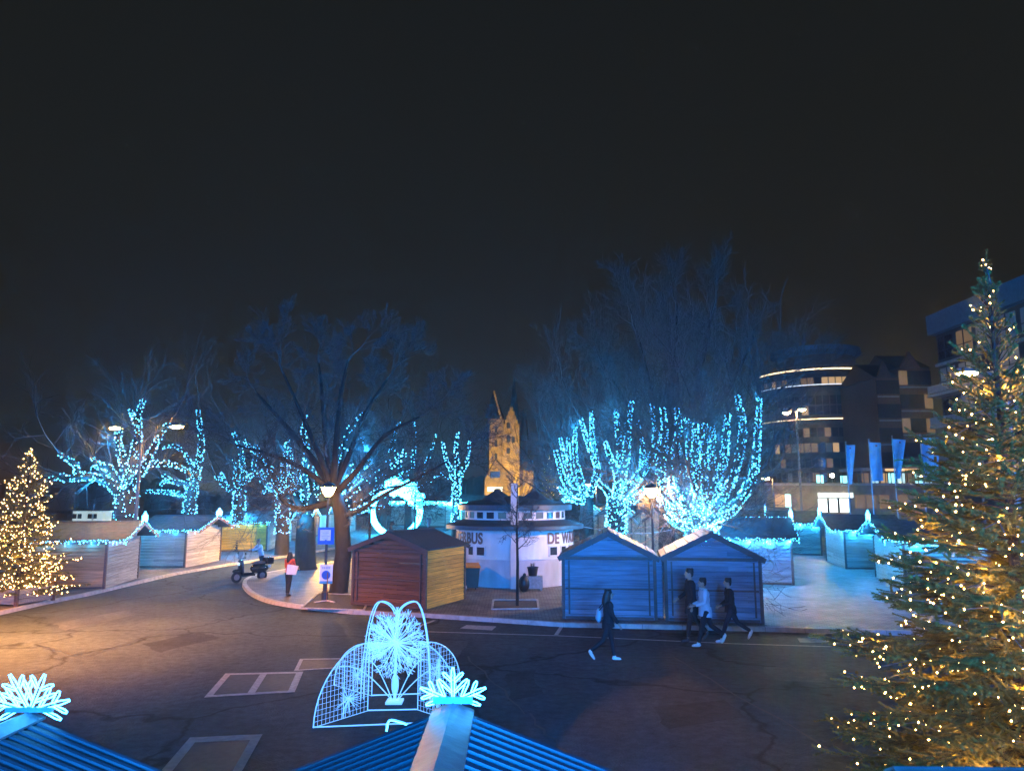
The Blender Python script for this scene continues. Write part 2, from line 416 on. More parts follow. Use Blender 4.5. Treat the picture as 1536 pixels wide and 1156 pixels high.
def hut(label, p0, p1, depth, axis, eave, ridge, wm, wm_side, roofm, name='market_stall', over=.14, of=.15, ob=.15, apex=.5,
        shutter=True, trim='trim', group='wooden market stalls', corr=False, vertical=False, dark_half=False, capw=.2):
    p0, p1 = Vector((*p0[:2],0)), Vector((*p1[:2],0)); w = (p1-p0).length; X = (p1-p0).normalized(); Y = Vector((-X.y, X.x, 0))
    c = (p0+p1)/2+Y*depth/2; rz = math.atan2(X.y, X.x)
    t = thing(name, label, 'market stall', c, rz, group)
    hx, hy = w/2, depth/2; z0 = .13
    if axis == 'y': hv, hu = hx, hy
    else: hv, hu = hy, hx
    def L(v, u, z): return (v,u,z) if axis == 'y' else (u,v,z)
    def top(v): return ridge-(ridge-eave)*abs(v)/hv
    bh = .145
    def wall(a, b, gable, mat, vert):
        mb = MB(); a, b = Vector((*a,0)), Vector((*b,0)); d = b-a; ln = d.length; d.normalize(); n = Vector((d.y,-d.x,0))
        def board(s0, s1, za, zb, zc=None, zd=None):
            p, q = a+d*s0, a+d*s1
            ti, to = n*-.012, n*.026
            mb.hexa([p+ti*1+Vector((0,0,za)), q+ti+Vector((0,0,za)), q+to+Vector((0,0,za)), p+to+Vector((0,0,za)),
                     p+ti+Vector((0,0,zb)), q+ti+Vector((0,0,zc or zb)), q+to*.25+Vector((0,0,zc or zb)), p+to*.25+Vector((0,0,zb))])
        if vert:
            k = max(4, int(ln/.16))
            for i in range(k):
                s0, s1 = ln*i/k, ln*(i+1)/k-.012
                za = top(s0-ln/2) if gable else eave; zb = top(s1-ln/2) if gable else eave
                board(s0, s1, z0, za-.03, zb-.03)
        else:
            z = z0
            while z < (ridge if gable else eave)-.05:
                zt = z+bh-.014
                if zt <= eave: s0, s1 = 0, ln
                elif not gable: s0, s1 = 0, ln; zt = eave
                else:
                    hw = hv*(ridge-zt)/(ridge-eave); s0, s1 = ln/2-hw, ln/2+hw
                    if hw < .08: break
                js = [s0]+([s0+(s1-s0)*random.uniform(.25,.75)] if s1-s0 > 1.6 and random.random() < .6 else [])+[s1]
                for i in range(len(js)-1): board(js[i]+.002*i, js[i+1], z, zt)
                z += bh
        return mb.build('wall', M[mat], t)
    ax = axis == 'y'
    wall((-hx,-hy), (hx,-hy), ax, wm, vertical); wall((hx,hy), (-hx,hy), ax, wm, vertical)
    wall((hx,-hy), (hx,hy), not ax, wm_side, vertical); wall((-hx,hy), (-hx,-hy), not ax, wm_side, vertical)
    for sx in (-1,1):
        for sy in (-1,1):
            mb = MB(); mb.box((sx*(hx+.004), sy*(hy+.004), (z0+eave)/2-.02), (.095,.095,eave-z0-.04)); mb.build('corner_post', M[trim], t)
    mb = MB()
    for y in (-hy*.8, 0, hy*.8): mb.box((0,y,.065), (w-.1,.12,.13))
    mb.build('skid', M['trim'], t)
    # roof: two slopes along the ridge
    sl = (ridge-eave)/hv; th = .045
    ro = MB(); e = hv+over; ua, ub = -hu-of, hu+ob
    zr, ze = ridge+.03, ridge+.03-sl*e
    for sg in (-1,1):
        P = [L(0.012*sg,ua,zr), L(sg*e,ua,ze), L(sg*e,ub,ze), L(0.012*sg,ub,zr)]
        if roofm == 'planks':
            k = 9
            for i in range(k):
                va, vb = e*i/k+.012, e*(i+1)/k-.006
                lift = .012 if i % 2 else 0
                ro.hexa([L(sg*va,ua,zr-sl*va+lift), L(sg*vb,ua,zr-sl*vb+lift), L(sg*vb,ub,zr-sl*vb+lift), L(sg*va,ub,zr-sl*va+lift)]+
                        [L(sg*va,ua,zr-sl*va+th+lift), L(sg*vb,ua,zr-sl*vb+th+lift), L(sg*vb,ub,zr-sl*vb+th+lift), L(sg*va,ub,zr-sl*va+th+lift)])
        else:
            ro.hexa(P+[(p[0],p[1],p[2]+th) for p in P])
        if corr:
            y = ua+.05
            while y < ub-.03:
                ro.tube([L(sg*.06,y,zr-sl*.06+th), L(sg*(e+.005),y,zr-sl*(e+.005)+th)], .022, 6); y += .085
    rf = ro.build('roof', M[roofm], t)
    rc = MB()
    for sg in (-1,1):
        P = [L(0,ua-.01,zr+th+.02), L(sg*capw*.5,ua-.01,zr+th+.02-sl*capw*.5), L(sg*capw*.5,ub+.01,zr+th+.02-sl*capw*.5), L(0,ub+.01,zr+th+.02)]
        rc.add(P+[(p[0],p[1],p[2]+.014) for p in P], [(0,1,2,3),(4,5,6,7),(0,1,5,4),(1,2,6,5),(2,3,7,6)])
    rc.build('ridge_cap', M['cap' if corr else ('planks' if roofm == 'planks' else 'felt_l')], rf)
    for uu, s in ((ua,-1),(ub,1)):
        mb = MB()
        for sg in (-1,1): mb.beam(L(0.0,uu+s*.013,zr-.045), L(sg*(e+.01),uu+s*.013,zr-.045-sl*(e+.01)), .024, .15, up=L(0,0,1) if True else 0)
        mb.build('bargeboard', M[trim if trim != 'trim' else 'trim'], t)
    if shutter:
        mb = MB()
        if ax:
            mb.box((0,-hy-.045,eave-.06), (w-.12,.05,.09)); mb.box((0,-hy-.045,z0+.05), (w-.12,.05,.07))
            mb.box((0,-hy-.04,1.02), (w-.12,.035,.045))
            for s in (-1,1): mb.box((s*(hx-.17),-hy-.04,(z0+eave)/2), (.05,.035,eave-z0-.28))
        else:
            mb.box((0,-hy-.035,eave-.08), (w-.12,.03,.08)); mb.build('shutter_rail', M[trim], t); mb = MB(); mb.box((0,-hy-.035,z0+.05), (w-.12,.03,.07))
        mb.build('shutter_frame' if ax else 'shutter_rail', M[trim], t)
    if dark_half:
        s = 1 if dark_half > 0 else -1
        mb = MB(); mb.box((s*(hx+.035), hy*.5, (z0+eave)/2+.1), (.03, hy*.9, eave-z0-.1)); mb.build('service_hatch', M['trim'], t)
    mw = Matrix.Translation(c) @ Matrix.Rotation(rz, 4, 'Z')
    W = lambda v,u,z: mw @ Vector(L(v,u,z))
    t['_']=0; del t['_']
    return dict(t=t, apexF=W(0,ua,zr+.06), apexB=W(0,ub,zr+.06), eLF=W(-e,ua,ze+.03), eRF=W(e,ua,ze+.03), eLB=W(-e,ub,ze+.03), eRB=W(e,ub,ze+.03),
                u=(W(0,1,0)-W(0,0,0)), v=(W(1,0,0)-W(0,0,0)), c=c)

# the two joined stalls facing the road
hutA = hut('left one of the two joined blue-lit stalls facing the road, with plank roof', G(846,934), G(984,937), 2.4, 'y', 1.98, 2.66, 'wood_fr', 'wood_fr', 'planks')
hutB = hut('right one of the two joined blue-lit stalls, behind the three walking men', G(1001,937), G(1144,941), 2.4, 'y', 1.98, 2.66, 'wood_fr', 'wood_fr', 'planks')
mb = MB(); a, b = G(986.5,935), G(998.5,935); mb.box(((a.x+b.x)/2, a.y+.3, 1.0), (b.x-a.x, .05, 1.74))
tag(mb.build('filler_panel', M['wood_fr']), 'narrow board panel closing the gap between the two joined stalls', 'panel')
# brown stall in the middle
hutC = hut('dark brown stall with side wall coloured lamplit yellow and black roof, left of the round kiosk', G(529,912), G(637,920), 2.75, 'y', 2.02, 2.52, 'wood_red', 'wood_red_lit', 'felt')
# left row, gables towards the walkway
def hut_g(label, pc, pe, w, side, wm, wm_side, dmax=4.2, **k):     # near corner and far end of the gable as seen, width of the front
    c, e = G(*pc), G(*pe); v = e-c; d = min(dmax, v.length); v.normalize(); f = Vector((v.y,-v.x,0))
    if side > 0: return hut(label, c-f*w, c, d, 'x', 2.0, 2.62, wm, wm_side, 'felt_l', of=.2, ob=.75, **k)
    return hut(label, c, c+f*w, d, 'x', 2.02, 2.68, wm, wm_side, 'felt_l', of=.7, ob=.15, **k)
sA = hut_g('orange-brown stall with pale side wall beside the small lit fir tree', (155,888), (205,871), 3.0, 1, 'wood_or', 'wood_grey_lit')
sB = hut_g('grey weathered stall between the orange-brown and the yellow stall', (276,855), (337,842), 2.6, 1, 'wood_grey', 'wood_grey_lit')
sC = hut_g('bright yellow stall at the back of the left pavement, behind the scooter', (399,829), (419,820), 2.9, 1, 'wood_yel', 'wood_pale')
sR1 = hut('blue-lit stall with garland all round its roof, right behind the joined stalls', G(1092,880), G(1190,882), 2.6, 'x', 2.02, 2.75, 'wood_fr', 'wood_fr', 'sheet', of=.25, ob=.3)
sR2 = hut('dark fronted stall farthest back in the right row', G(1166,834), G(1233,836), 3.4, 'x', 2.05, 2.7, 'wood_grey', 'wood_grey_lit', 'felt_l', of=.7, ob=.15)
sR3 = hut_g('pale stall with dark front in the middle of the right row', (1270,857), (1235,842), 2.9, -1, 'wood_grey', 'wood_pale', 4.6)  # gable boards paler than the front, here and next: tree light painted in
sR4 = hut_g('pale stall nearest the big fir tree in the right row', (1360,889), (1312,868), 3.0, -1, 'wood_grey', 'wood_pale', 4.6)
far_l = []
for i, (pc, pe) in enumerate((((421,819),(440,812)), ((452,812),(470,806)), ((478,806),(492,801)), ((524,800),(540,794)))):
    lab = ['pale blue-lit stall next to the yellow one', 'blue-lit stall behind the dark tree trunk', 'pale far stall right of the big leaning trunk', 'farthest pale stall left of the glowing arch'][i]
    far_l.append(hut_g(lab, pc, pe, 3.0, 1, 'wood_pale', 'wood_pale', 4.6, vertical=i > 1))
# upright-boarded stalls in the middle
mid = []
for i, (px, Y, wdt) in enumerate(((893,62,2.2),(912,58,2.2),(944,52,2.3),(966,49,2.2),(986,46,2.0),(1016,47,2.2),(1040,50,2.2))):
    p = D(px, 760, Y); a = R(-52); d = Vector((math.cos(a), math.sin(a), 0))*wdt/2
    lab = ['tall upright-boarded stall nearest the round kiosk roof', 'upright-boarded stall between the two dark tree trunks', 'upright-boarded stall left of the white lamp',
           'upright-boarded stall whose gable sits just left of the white lamp post', 'upright-boarded stall directly under the white lamp', 'bluish upright-boarded stall right of the white lamp post', 'bluish upright-boarded stall under the thickest lights'][i]
    mid.append(hut(lab, p-d, p+d, 3.0, 'y', 2.25, 2.85, 'wood_v', 'wood_v', 'felt', vertical=True, shutter=False, name='market_stall'))
# stalls in the background walkway with glowing eaves
bk = []
for i, (px, Y, wdt, lab) in enumerate(((657,88,5.0,'far stall with glowing white eaves behind the standing person'), (700,80,4.6,'far stall with glowing white eaves just left of the round kiosk'), (610,92,4.0,'far stall seen through the glowing arch'))):
    p = D(px, 760, Y); d = Vector((wdt/2, -.2, 0))
    bk.append(hut(lab, p-d, p+d, 3.0, 'x', 3.0, 3.7, 'wood_pale', 'wood_pale', 'felt_l'))
# foreground roofs below the camera
fgC = hut('nearest stall with ribbed metal roof and bright ridge cap at the foot of the picture', (1.12,3.45), (-1.68,3.45), 2.3, 'y', 2.20, 2.72, 'wood_fr', 'wood_fr', 'sheet', corr=True, of=.22, over=.2)
fgL = hut('stall with ribbed metal roof whose corner shows at the lower left', (-1.75,4.75), (-4.45,4.75), 2.5, 'y', 1.82, 2.32, 'wood_fr', 'wood_fr', 'sheet', corr=True, of=.22, over=.2)

fgR = hut('stall roof with plain felt below the big fir tree at the lower right', (4.9,4.55), (1.95,4.62), 2.0, 'x', 1.95, 2.45, 'wood_fr', 'wood_fr', 'felt_p', of=.15, ob=.15)
G_ = garland
G_('blue garland on the eave and gable of the orange-brown stall', [sA['eLF']+Vector((.5,0,0)), sA['eLB'], sA['apexB'], sA['eRB']], watts=26)
G_('blue garland on the eave and gable of the grey weathered stall', [sB['eLF'], sB['eLB'], sB['apexB'], sB['eRB']], watts=26)
G_('blue garland on the eave and gable of the yellow stall', [sC['eLF'], sC['eLB'], sC['apexB'], sC['eRB']], watts=26)
G_('blue garland round the whole roof of the stall behind the joined ones', [sR1['apexF'], sR1['eLF'], sR1['eLB'], sR1['apexB'], sR1['apexF']], per_m=15, drop=.2)
G_('blue garland on the dark fronted far stall of the right row', [sR2['eRF'], sR2['apexF'], sR2['eLF'], sR2['eLB']])
G_('blue garland on the middle stall of the right row', [sR3['eRF'], sR3['apexF'], sR3['eLF'], sR3['eLB']])
G_('blue garland on the right-row stall nearest the big fir', [sR4['eRF'], sR4['apexF'], sR4['eLF'], sR4['eLB']])
for i, s in enumerate(far_l):
    G_(['blue garland on the pale stall next to the yellow one', 'blue garland on the stall behind the dark trunk', 'blue garland on the far stall right of the leaning trunk', 'blue garland on the farthest stall by the glowing arch'][i],
       [s['eLB'], s['apexB'], s['eRB']], per_m=14, r=.03)
for i, s in enumerate(bk):
    G_(['white-blue garland on the eaves behind the standing person', 'white-blue garland on the eaves just left of the kiosk', 'white-blue garland on the eaves seen through the arch'][i], [s['eLF'], s['eLB']], per_m=22, drop=.3, r=.075, mat='arch', watts=320)
for i in (0, 2, 5):
    s = mid[i]
    G_({0:'short garland on the gable nearest the kiosk roof', 2:'short garland on the gable left of the white lamp', 5:'short garland on the gable right of the white lamp post'}[i], [s['eLF'], s['apexF'], s['eRF']], per_m=14, r=.03)
for i, (s, key, lab) in enumerate(((sA,'apexB','small glowing snowflake on the gable of the orange-brown stall'), (sB,'apexB','small glowing snowflake on the gable of the grey weathered stall'), (sC,'apexB','small glowing snowflake on the gable of the yellow stall'),
      (sR2,'apexF','small glowing snowflake on the dark fronted stall of the right row'), (sR3,'apexF','small glowing snowflake on the middle stall of the right row'), (sR4,'apexF','small glowing snowflake on the right-row stall nearest the fir'),
      (sR1,'apexB','small glowing snowflake on the roof ridge behind the joined stalls'))):
    snowflake(lab, s[key], s['v'], (0,0,1), .40, .026)
snowflake('large bright half snowflake on the nearest ridge in the middle', fgC['apexF']+Vector((0,0,.02)), (1,0,0), (0,-.25,1), .17, .0034, (-1.15,0,1.15))
snowflake('large bright half snowflake on the ridge at the lower left', fgL['apexF']+Vector((0,0,.02)), (1,0,0), (0,-.25,1), .27, .0052, (-1.3,-.43,.43,1.3))
# cable of blue lights hanging off the nearest roof
mb = MB(); P = [D(*p) for p in ((642,1082,3.9),(628,1092,3.9),(622,1104,3.85),(612,1108,3.85),(604,1100,3.85),(612,1088,3.9),(600,1082,3.9),(584,1080,3.9),(580,1096,3.9))]
mb.tube(curve(P, 4), .006, 5); tag(mb.build('light_cable', M['ropef'], origin=P[0]), 'loose glowing light cable looped over the edge of the nearest roof', 'light cable')
z = Vector((0,.05,-.06)); G_('blue garland under the front eave of the stall below the big fir', [fgR['eLF']+z, fgR['eLB']+z] if fgR['eLF'].y > 4 else [fgR['eRF']+z, fgR['eRB']+z], per_m=16, r=.016)
for s, lab in ((fgC,'blue garland under the front gable of the nearest stall'), (fgL,'blue garland under the front gable of the lower left stall')):
    z = Vector((0,.04,-.1)); G_(lab, [s['eLF']+z, s['apexF']+z*1.5, s['eRF']+z], per_m=16, r=.016, drop=.12)
# ---------------------------------------------------------------- bare trees and their lights
def rnd_perp(d, rg):
    v = Vector(rg.normal(size=3)); v -= d*v.dot(d); return v.normalized()
def grow(S, p, d, L, r, lev, rg, up=.12, side=1.0, wob=.27):
    n = 3; rad = [r*(1-.16*i) for i in range(n+1)]
    for i in range(n):
        d = (d + Vector(rg.normal(size=3))*wob*.6 + Vector((0,0,up))*.35).normalized()
        q = p+d*(L/n); S.append((*p, *q, rad[i], rad[i+1])); p = q
        if lev > 0 and i < n-1:
            a = rg.uniform(.45,.95)*side
            grow(S, p, (d*math.cos(a)+rnd_perp(d, rg)*math.sin(a)).normalized(), L*rg.uniform(.5,.72), max(.0075, rad[i+1]*.55), lev-1, rg, up, side, wob)
    if lev > 0:
        for k in range(2):
            a = rg.uniform(.15,.5)*side
            grow(S, p, (d*math.cos(a)+rnd_perp(d, rg)*math.sin(a)).normalized(), L*rg.uniform(.6,.8), max(.0075, rad[-1]*.75), lev-1, rg, up, side, wob)
def tree(label, trunk, Y, limbs, seed, lev=3, L0=1.6, lightlabel=None, r=.026, dens=38, up=.12, group='bare trees on the square', extra=0, side=1.0, tr=(.40,.3), flare=1.5, litfrom=None, name='bare_tree', lgroup='blue light strings on the trees', watt=2.2):
    rg = np.random.default_rng(seed)
    tp = [G(*trunk[0])]; Yb = tp[0].y if Y is None else Y
    tp = [D(p[0], p[1], Yb) for p in trunk]
    if tp[0].z > .05: tp = [Vector((tp[0].x, Yb, .0))]+tp
    else: tp[0].z = 0
    base = Vector((tp[0].x, Yb, 0))
    t = thing(name, label, 'tree', base, group=group)
    mb = MB(); n = len(tp); rad = [tr[0]+(tr[1]-tr[0])*i/(n-1) for i in range(n)]
    tp2 = [tp[0], tp[0].lerp(tp[1], .12)]+tp[1:]; rad2 = [rad[0]*flare, rad[0]*1.08]+rad[1:]
    mb.tube(tp2, rad2, 12)
    S = []; C = []
    def lights(P, Rr, dn):
        for i in range(len(P)-1):
            a, b = P[i], P[i+1]; L = (b-a).length; d = (b-a).normalized(); m = int(L*dn*(.45+Rr[i]*3.2))
            for _ in range(m):
                f = rg.random(); q = a.lerp(b, f)+rnd_perp(d, rg)*((Rr[i]*(1-f)+Rr[i+1]*f)*rg.uniform(.95,1.25)+.045)
                C.append(q)
    if litfrom is not None: lights(tp[litfrom:], rad[litfrom:], dens*1.1)
    for k, lb in enumerate(limbs):
        pts, r0, lit, dy = lb[:4]; m = len(pts)
        P = [D(x, y, Yb+dy*(i/(m-1))**1.2*1.0) for i, (x, y) in enumerate(pts)]
        if len(P) > 2: P = curve(P, 3)
        Rr = [r0*(1-.72*i/(len(P)-1)) for i in range(len(P))]
        mb.tube(P, Rr, 8)
        if lit: lights(P, Rr, dens*lit)
        d = (P[-1]-P[-2]).normalized()
        grow(S, P[-1], d, L0*rg.uniform(.8,1.2), Rr[-1], lev, rg, up, side)
        for i in range(len(P)//3, len(P)-1, 2 if len(P) > 5 else 1):
            a = rg.uniform(.5,1.0)
            grow(S, P[i], ((P[i+1]-P[i]).normalized()*math.cos(a)+rnd_perp(d, rg)*math.sin(a)).normalized(), L0*rg.uniform(.5,.9), Rr[i]*.35, max(1, lev-1), rg, up, side)
        for _ in range(extra):
            i = rg.integers(1, len(P)); a = rg.uniform(.3,.9)
            grow(S, P[i], (d*math.cos(a)+rnd_perp(d, rg)*math.sin(a)+Vector((0,0,.4))).normalized(), L0*rg.uniform(.7,1.1), Rr[i]*.4, lev-1, rg, up, side)
    mb.build('trunk', M['bark'], t, smooth=True, origin=base)
    segmesh('crown', S, M['twig'], t, base)
    if lightlabel and C:
        o = light_string(lightlabel, C, r, 'led', base, lgroup); n = max(2, len(C)//170)
        for i in rg.permutation(len(C))[:n]: lamp('string_glow', C[i]-base+rnd_perp(Vector((0,0,1)), rg)*.75+Vector((0,-.15,.1)), watt*len(C)/n, BLUE, .1, o)
    return len(S), len(C)

# left pair with every limb wrapped
cnt = []
cnt.append(tree('knobbly bare tree wrapped in blue lights beside the twin street lamp', [(188,800),(188,763),(191,735)], 36, [
  ([(190,735),(182,742),(167,726),(144,716),(117,714),(100,718),(87,713),(72,724)], .26, 1, -1.5),
  ([(117,714),(114,698),(100,688),(88.5,680)], .14, 1.2, -1.2),
  ([(182,732),(168,712),(165,702),(147.5,696),(139,686)], .2, 1, 1.5), ([(165,702),(150,700),(138,702)], .12, .9, 1),
  ([(191,737),(193,713),(185.6,692),(178,669),(177,652),(182,645)], .24, 1, .8),
  ([(191,737),(197,702),(203,675),(206.5,652),(207,629),(210,612),(215,600)], .24, 1, 2), ([(205,634),(200,624),(195,615)], .12, 1, 1),
  ([(191,737),(201,721),(212,707),(224,683),(237,658),(254,632)], .22, 1, -2),
  ([(212,707),(222,697),(248,695),(269,700),(281,707)], .15, 1, -1)], 11, 3, 1.9, 'blue light string wound round the knobbly tree beside the twin lamp', tr=(.46,.42), litfrom=1))
cnt.append(tree('slim bare tree wrapped in blue lights behind the grey weathered stall', [(283,800),(284,770),(286,742),(291,715)], 44, [
  ([(291,715),(298,694),(301.7,666),(300,643),(297,612)], .2, 1, 1), ([(291,715),(288,698),(278,681),(269,671)], .13, 1, -1),
  ([(287,735),(279,727),(258,721),(243,711)], .15, 1, -1.5), ([(285,744),(281,742),(250,738),(220,737)], .16, 1, 1),
  ([(258,721),(246,722),(241,728)], .08, .8, 1), ([(272,675),(262,668),(243,672)], .07, .5, 2)], 12, 3, 2.1, 'blue light string on the slim tree behind the grey stall', tr=(.34,.3), litfrom=2))
cnt.append(tree('bare tree with lit forked limbs behind the yellow stall', [(358,790),(358,760),(360,735)], 50, [
  ([(360,737),(341.5,731),(330,720),(323,712.5)], .18, 1, -1), ([(341,731),(332,709)], .1, 1, 1), ([(360,737),(365,715),(363,691),(359,668),(349,647)], .2, 1, .5),
  ([(362,730),(378,709),(384,680),(388,668)], .16, .9, 2), ([(360,735),(352,720),(354,700),(350,690)], .1, .5, -2)], 13, 3, 2.6, 'blue light string on the forked tree behind the yellow stall', tr=(.4,.34), litfrom=1))
cnt.append(tree('bare tree with many lit limbs between yellow stall and lamp post', [(424,800),(424,765),(424,740)], 47, [
  ([(424,740),(410,715),(398,688),(376,672),(366,660)], .2, 1.1, 1), ([(424,740),(426,706),(427,685),(430,668),(437,655)], .18, 1.1, -1),
  ([(424,738),(437,712),(438,690),(437,664)], .17, 1, 2), ([(422,742),(402,728),(384,712),(372,716)], .17, 1, -2), ([(424,740),(440,728),(448,712),(447,700)], .15, 1.1, 0),
  ([(405,706),(396,712),(388,700)], .1, 1, 1), ([(424,745),(414,735),(392,738)], .15, 1, 2.5)], 14, 3, 2.4, 'blue light string on the many-limbed tree beside the lamp post', tr=(.42,.36), litfrom=1))
cnt.append(tree('dark straight tree trunk with one tall lit limb, left of the blue sign', [(458,857),(458,800),(459,775)], None, [
  ([(459,778),(456,711),(461,680),(455,648),(458,622)], .17, 1.1, 1.5), ([(459,778),(445,752),(432,742),(420,748)], .24, .0, -1.5), ([(459,778),(470,745),(481,735)], .3, .5, 0),
  ([(459,776),(466,750),(474,730),(470,700)], .16, .8, 2), ([(459,776),(450,745),(440,735),(428,722)], .16, .8, 2)], 15, 3, 2.3, 'blue light string on the straight dark tree left of the blue sign', tr=(.50,.42), litfrom=2, flare=1.35))
# big leaning tree by the lamp post
cnt.append(tree('biggest leaning bare tree behind the blue and white signs', [(507,893),(515,830),(512,770),(500,735)], None, [
  ([(502,735),(470,690),(430,640),(385,590)], 0.177, 0, 1.5), ([(500,735),(478,680),(452,620),(425,560)], 0.150, 0, -1), ([(500,735),(490,670),(484,600),(478,545)], 0.177, 0, 2),
  ([(500,735),(504,670),(510,600),(522,540)], 0.163, 0, -1.5), ([(502,735),(525,680),(548,620),(580,570)], 0.163, 0, 1), ([(504,740),(540,700),(575,655),(630,625)], 0.136, 0, -2),
  ([(512,775),(540,765),(575,742),(620,720),(670,692)], 0.116, 0, -2.5), ([(505,750),(470,760),(445,762),(425,752),(418,740)], 0.150, 0, -1.2), ([(500,738),(450,700),(400,680),(355,668)], 0.122, 0, -2),
  ([(500,735),(515,690),(520,650),(552,612)], .12, .5, 2.5), ([(508,755),(530,735),(560,715),(600,690),(607,676)], .12, .8, 2.2), ([(510,762),(540,755),(570,735),(600,728)], .12, .9, 2),
  ([(506,745),(520,720),(545,700),(560,688)], .12, .9, 3), ([(508,760),(525,742),(535,722),(528,695)], .11, .8, 1.4), ([(511,770),(530,768),(552,762),(575,760)], .10, .9, 1.2), ([(506,748),(500,720),(512,690),(505,668)], .1, .7, 3)], 16, 5, .98, 'loose blue light string in the lower branches of the biggest leaning tree', tr=(.33,.26), dens=34, extra=1, flare=1.2))
# trees round the glowing arch
cnt.append(tree('far bare tree with sparse blue lights left of the castle', [(684,790),(684,740),(685,728)], 66, [
  ([(685,728),(676,705),(668,684),(664,662)], .2, .6, 1), ([(685,728),(686,700),(684,670),(687,648)], .2, .6, -1), ([(685,728),(694,706),(702,690),(704,662)], .18, .6, 2), ([(685,730),(672,716),(662,708)], .14, .4, 1)], 17, 4, 2.4, 'sparse blue light string on the far tree left of the castle', r=.05, tr=(.4,.3), dens=30, litfrom=1))
cnt.append(tree('far bare tree glowing blue above the bright arch', [(612,800),(612,760),(612,740)], 80, [
  ([(612,742),(600,705),(592,670),(588,640)], .25, .25, 1), ([(612,742),(618,700),(622,660),(620,625)], .25, .2, -1), ([(612,742),(632,712),(645,680),(655,650)], .22, .2, 2), ([(612,742),(640,725),(660,712)], .18, .25, 1)], 18, 4, 3.0, 'sparse blue light string on the far tree above the bright arch', r=.06, tr=(.4,.3), dens=28))
cnt.append(tree('dim bare tree between the castle and the lit trees on the right', [(822,800),(822,760),(820,740)], 85, [
  ([(820,745),(806,715),(795,690),(782,672)], .2, 0, 1), ([(820,745),(818,700),(812,665),(806,640)], .22, 0, -1), ([(820,745),(834,700),(842,660),(840,630)], .2, 0, 2), ([(820,745),(798,728),(775,715)], .16, 0, 1)], 19, 4, 2.8, tr=(.4,.3)))
# right group
cnt.append(tree('blue-lit bare tree nearest the round kiosk in the right group', [(880,800),(880,765),(881,745)], 44, [
  ([(881,747),(860,738),(849,725),(841,705),(833,675)], .2, 1.1, -1), ([(881,747),(862,730),(855,713),(852,656)], .18, 1.1, 1), ([(881,747),(868,710),(862,670),(864,642)], .18, 1, 2),
  ([(881,747),(893,720),(896,700),(885,675),(871,628)], .2, 1.1, 0), ([(895,705),(893,688),(888,650),(887.5,617)], .17, 1.1, 1.5), ([(881,750),(868,752),(852,748),(843,752)], .15, 1, -2), ([(865,735),(848,690),(840,655)], .13, .9, 2.4), ([(855,728),(845,738),(838,730)], .12, 1, .5)], 21, 4, 2.2, 'dense blue light string on the tree nearest the kiosk', tr=(.46,.36), dens=66, extra=2, r=.031))
cnt.append(tree('blue-lit bare tree left of the white lamp in the right group', [(924,800),(924,770),(924,748)], 38, [
  ([(924,750),(926,713),(917,690),(907,661)], .17, 1, -1), ([(924,750),(930,710),(931,675),(926,640),(924,615)], .2, 1.1, 1), ([(924,750),(936,700),(941,660),(942,637),(948,601)], .2, 1.1, 0),
  ([(924,750),(948,728),(961,710),(964,675),(956,631)], .18, 1.1, 2), ([(924,752),(905,730),(895,722)], .16, 1.1, 1), ([(925,755),(945,752),(962,740),(970,728)], .2, 1.2, -1), ([(924,752),(935,740),(950,735),(958,720)], .2, 1.3, 1.5),
  ([(924,758),(940,765),(930,775)], .15, 1, -1), ([(945,730),(975,690),(985,650),(980,642),(978,604)], .19, 1.1, 2.4)], 22, 4, 2.2, 'dense blue light string on the tree left of the white lamp', tr=(.48,.4), r=.029, dens=74, litfrom=1, extra=4))
cnt.append(tree('largest blue-lit bare tree towering behind the joined stalls', [(1046,850),(1046,800),(1046,775)], 31, [
  ([(1046,780),(1015,745),(991,713),(996,670),(997,642),(994,612)], .2, 1.1, 1), ([(1046,778),(1024,735),(1013,683),(1018,650),(1016,612)], .2, 1.1, -1.2), ([(1046,776),(1038,720),(1035,675),(1034,640),(1030,630)], .2, 1.1, 2),
  ([(1046,776),(1044,715),(1044,670),(1043,636)], .2, 1.1, -2), ([(1046,776),(1056,720),(1056,680),(1057,634)], .2, 1.1, 0), ([(1046,776),(1064,715),(1068,669),(1069,639)], .19, 1.1, 1.5),
  ([(1046,778),(1072,735),(1084,697),(1089,650),(1092,620)], .2, 1.1, -1), ([(1046,780),(1082,745),(1103,702),(1114,650),(1112,620),(1105,593)], .2, 1.1, 1), ([(1046,782),(1095,765),(1125,724),(1134,690),(1136,656),(1139,595)], .2, 1.1, 0),
  ([(1046,785),(1020,770),(1000,758),(985,740)], .2, 1.3, -1.5), ([(1046,785),(1070,778),(1092,772),(1108,758)], .2, 1.3, -1.5), ([(1046,788),(1030,790),(1010,782),(1000,772)], .16, 1.2, -2), ([(1046,788),(1066,795),(1080,785)], .16, 1.2, -2),
  ([(1046,782),(1030,760),(1010,740),(1006,716)], .2, 1.2, -2.2), ([(1046,782),(1060,755),(1078,735),(1088,716)], .2, 1.2, -2.2), ([(1046,780),(1048,750),(1040,728)], .2, 1.2, -2.4), ([(1046,785),(1052,800),(1062,806)], .12, 1.2, -1.5)], 23, 4, 2.35, 'densest blue light string on the largest tree behind the joined stalls', tr=(.5,.42), r=.029, dens=86, litfrom=1, extra=3, up=.2, watt=1.05))
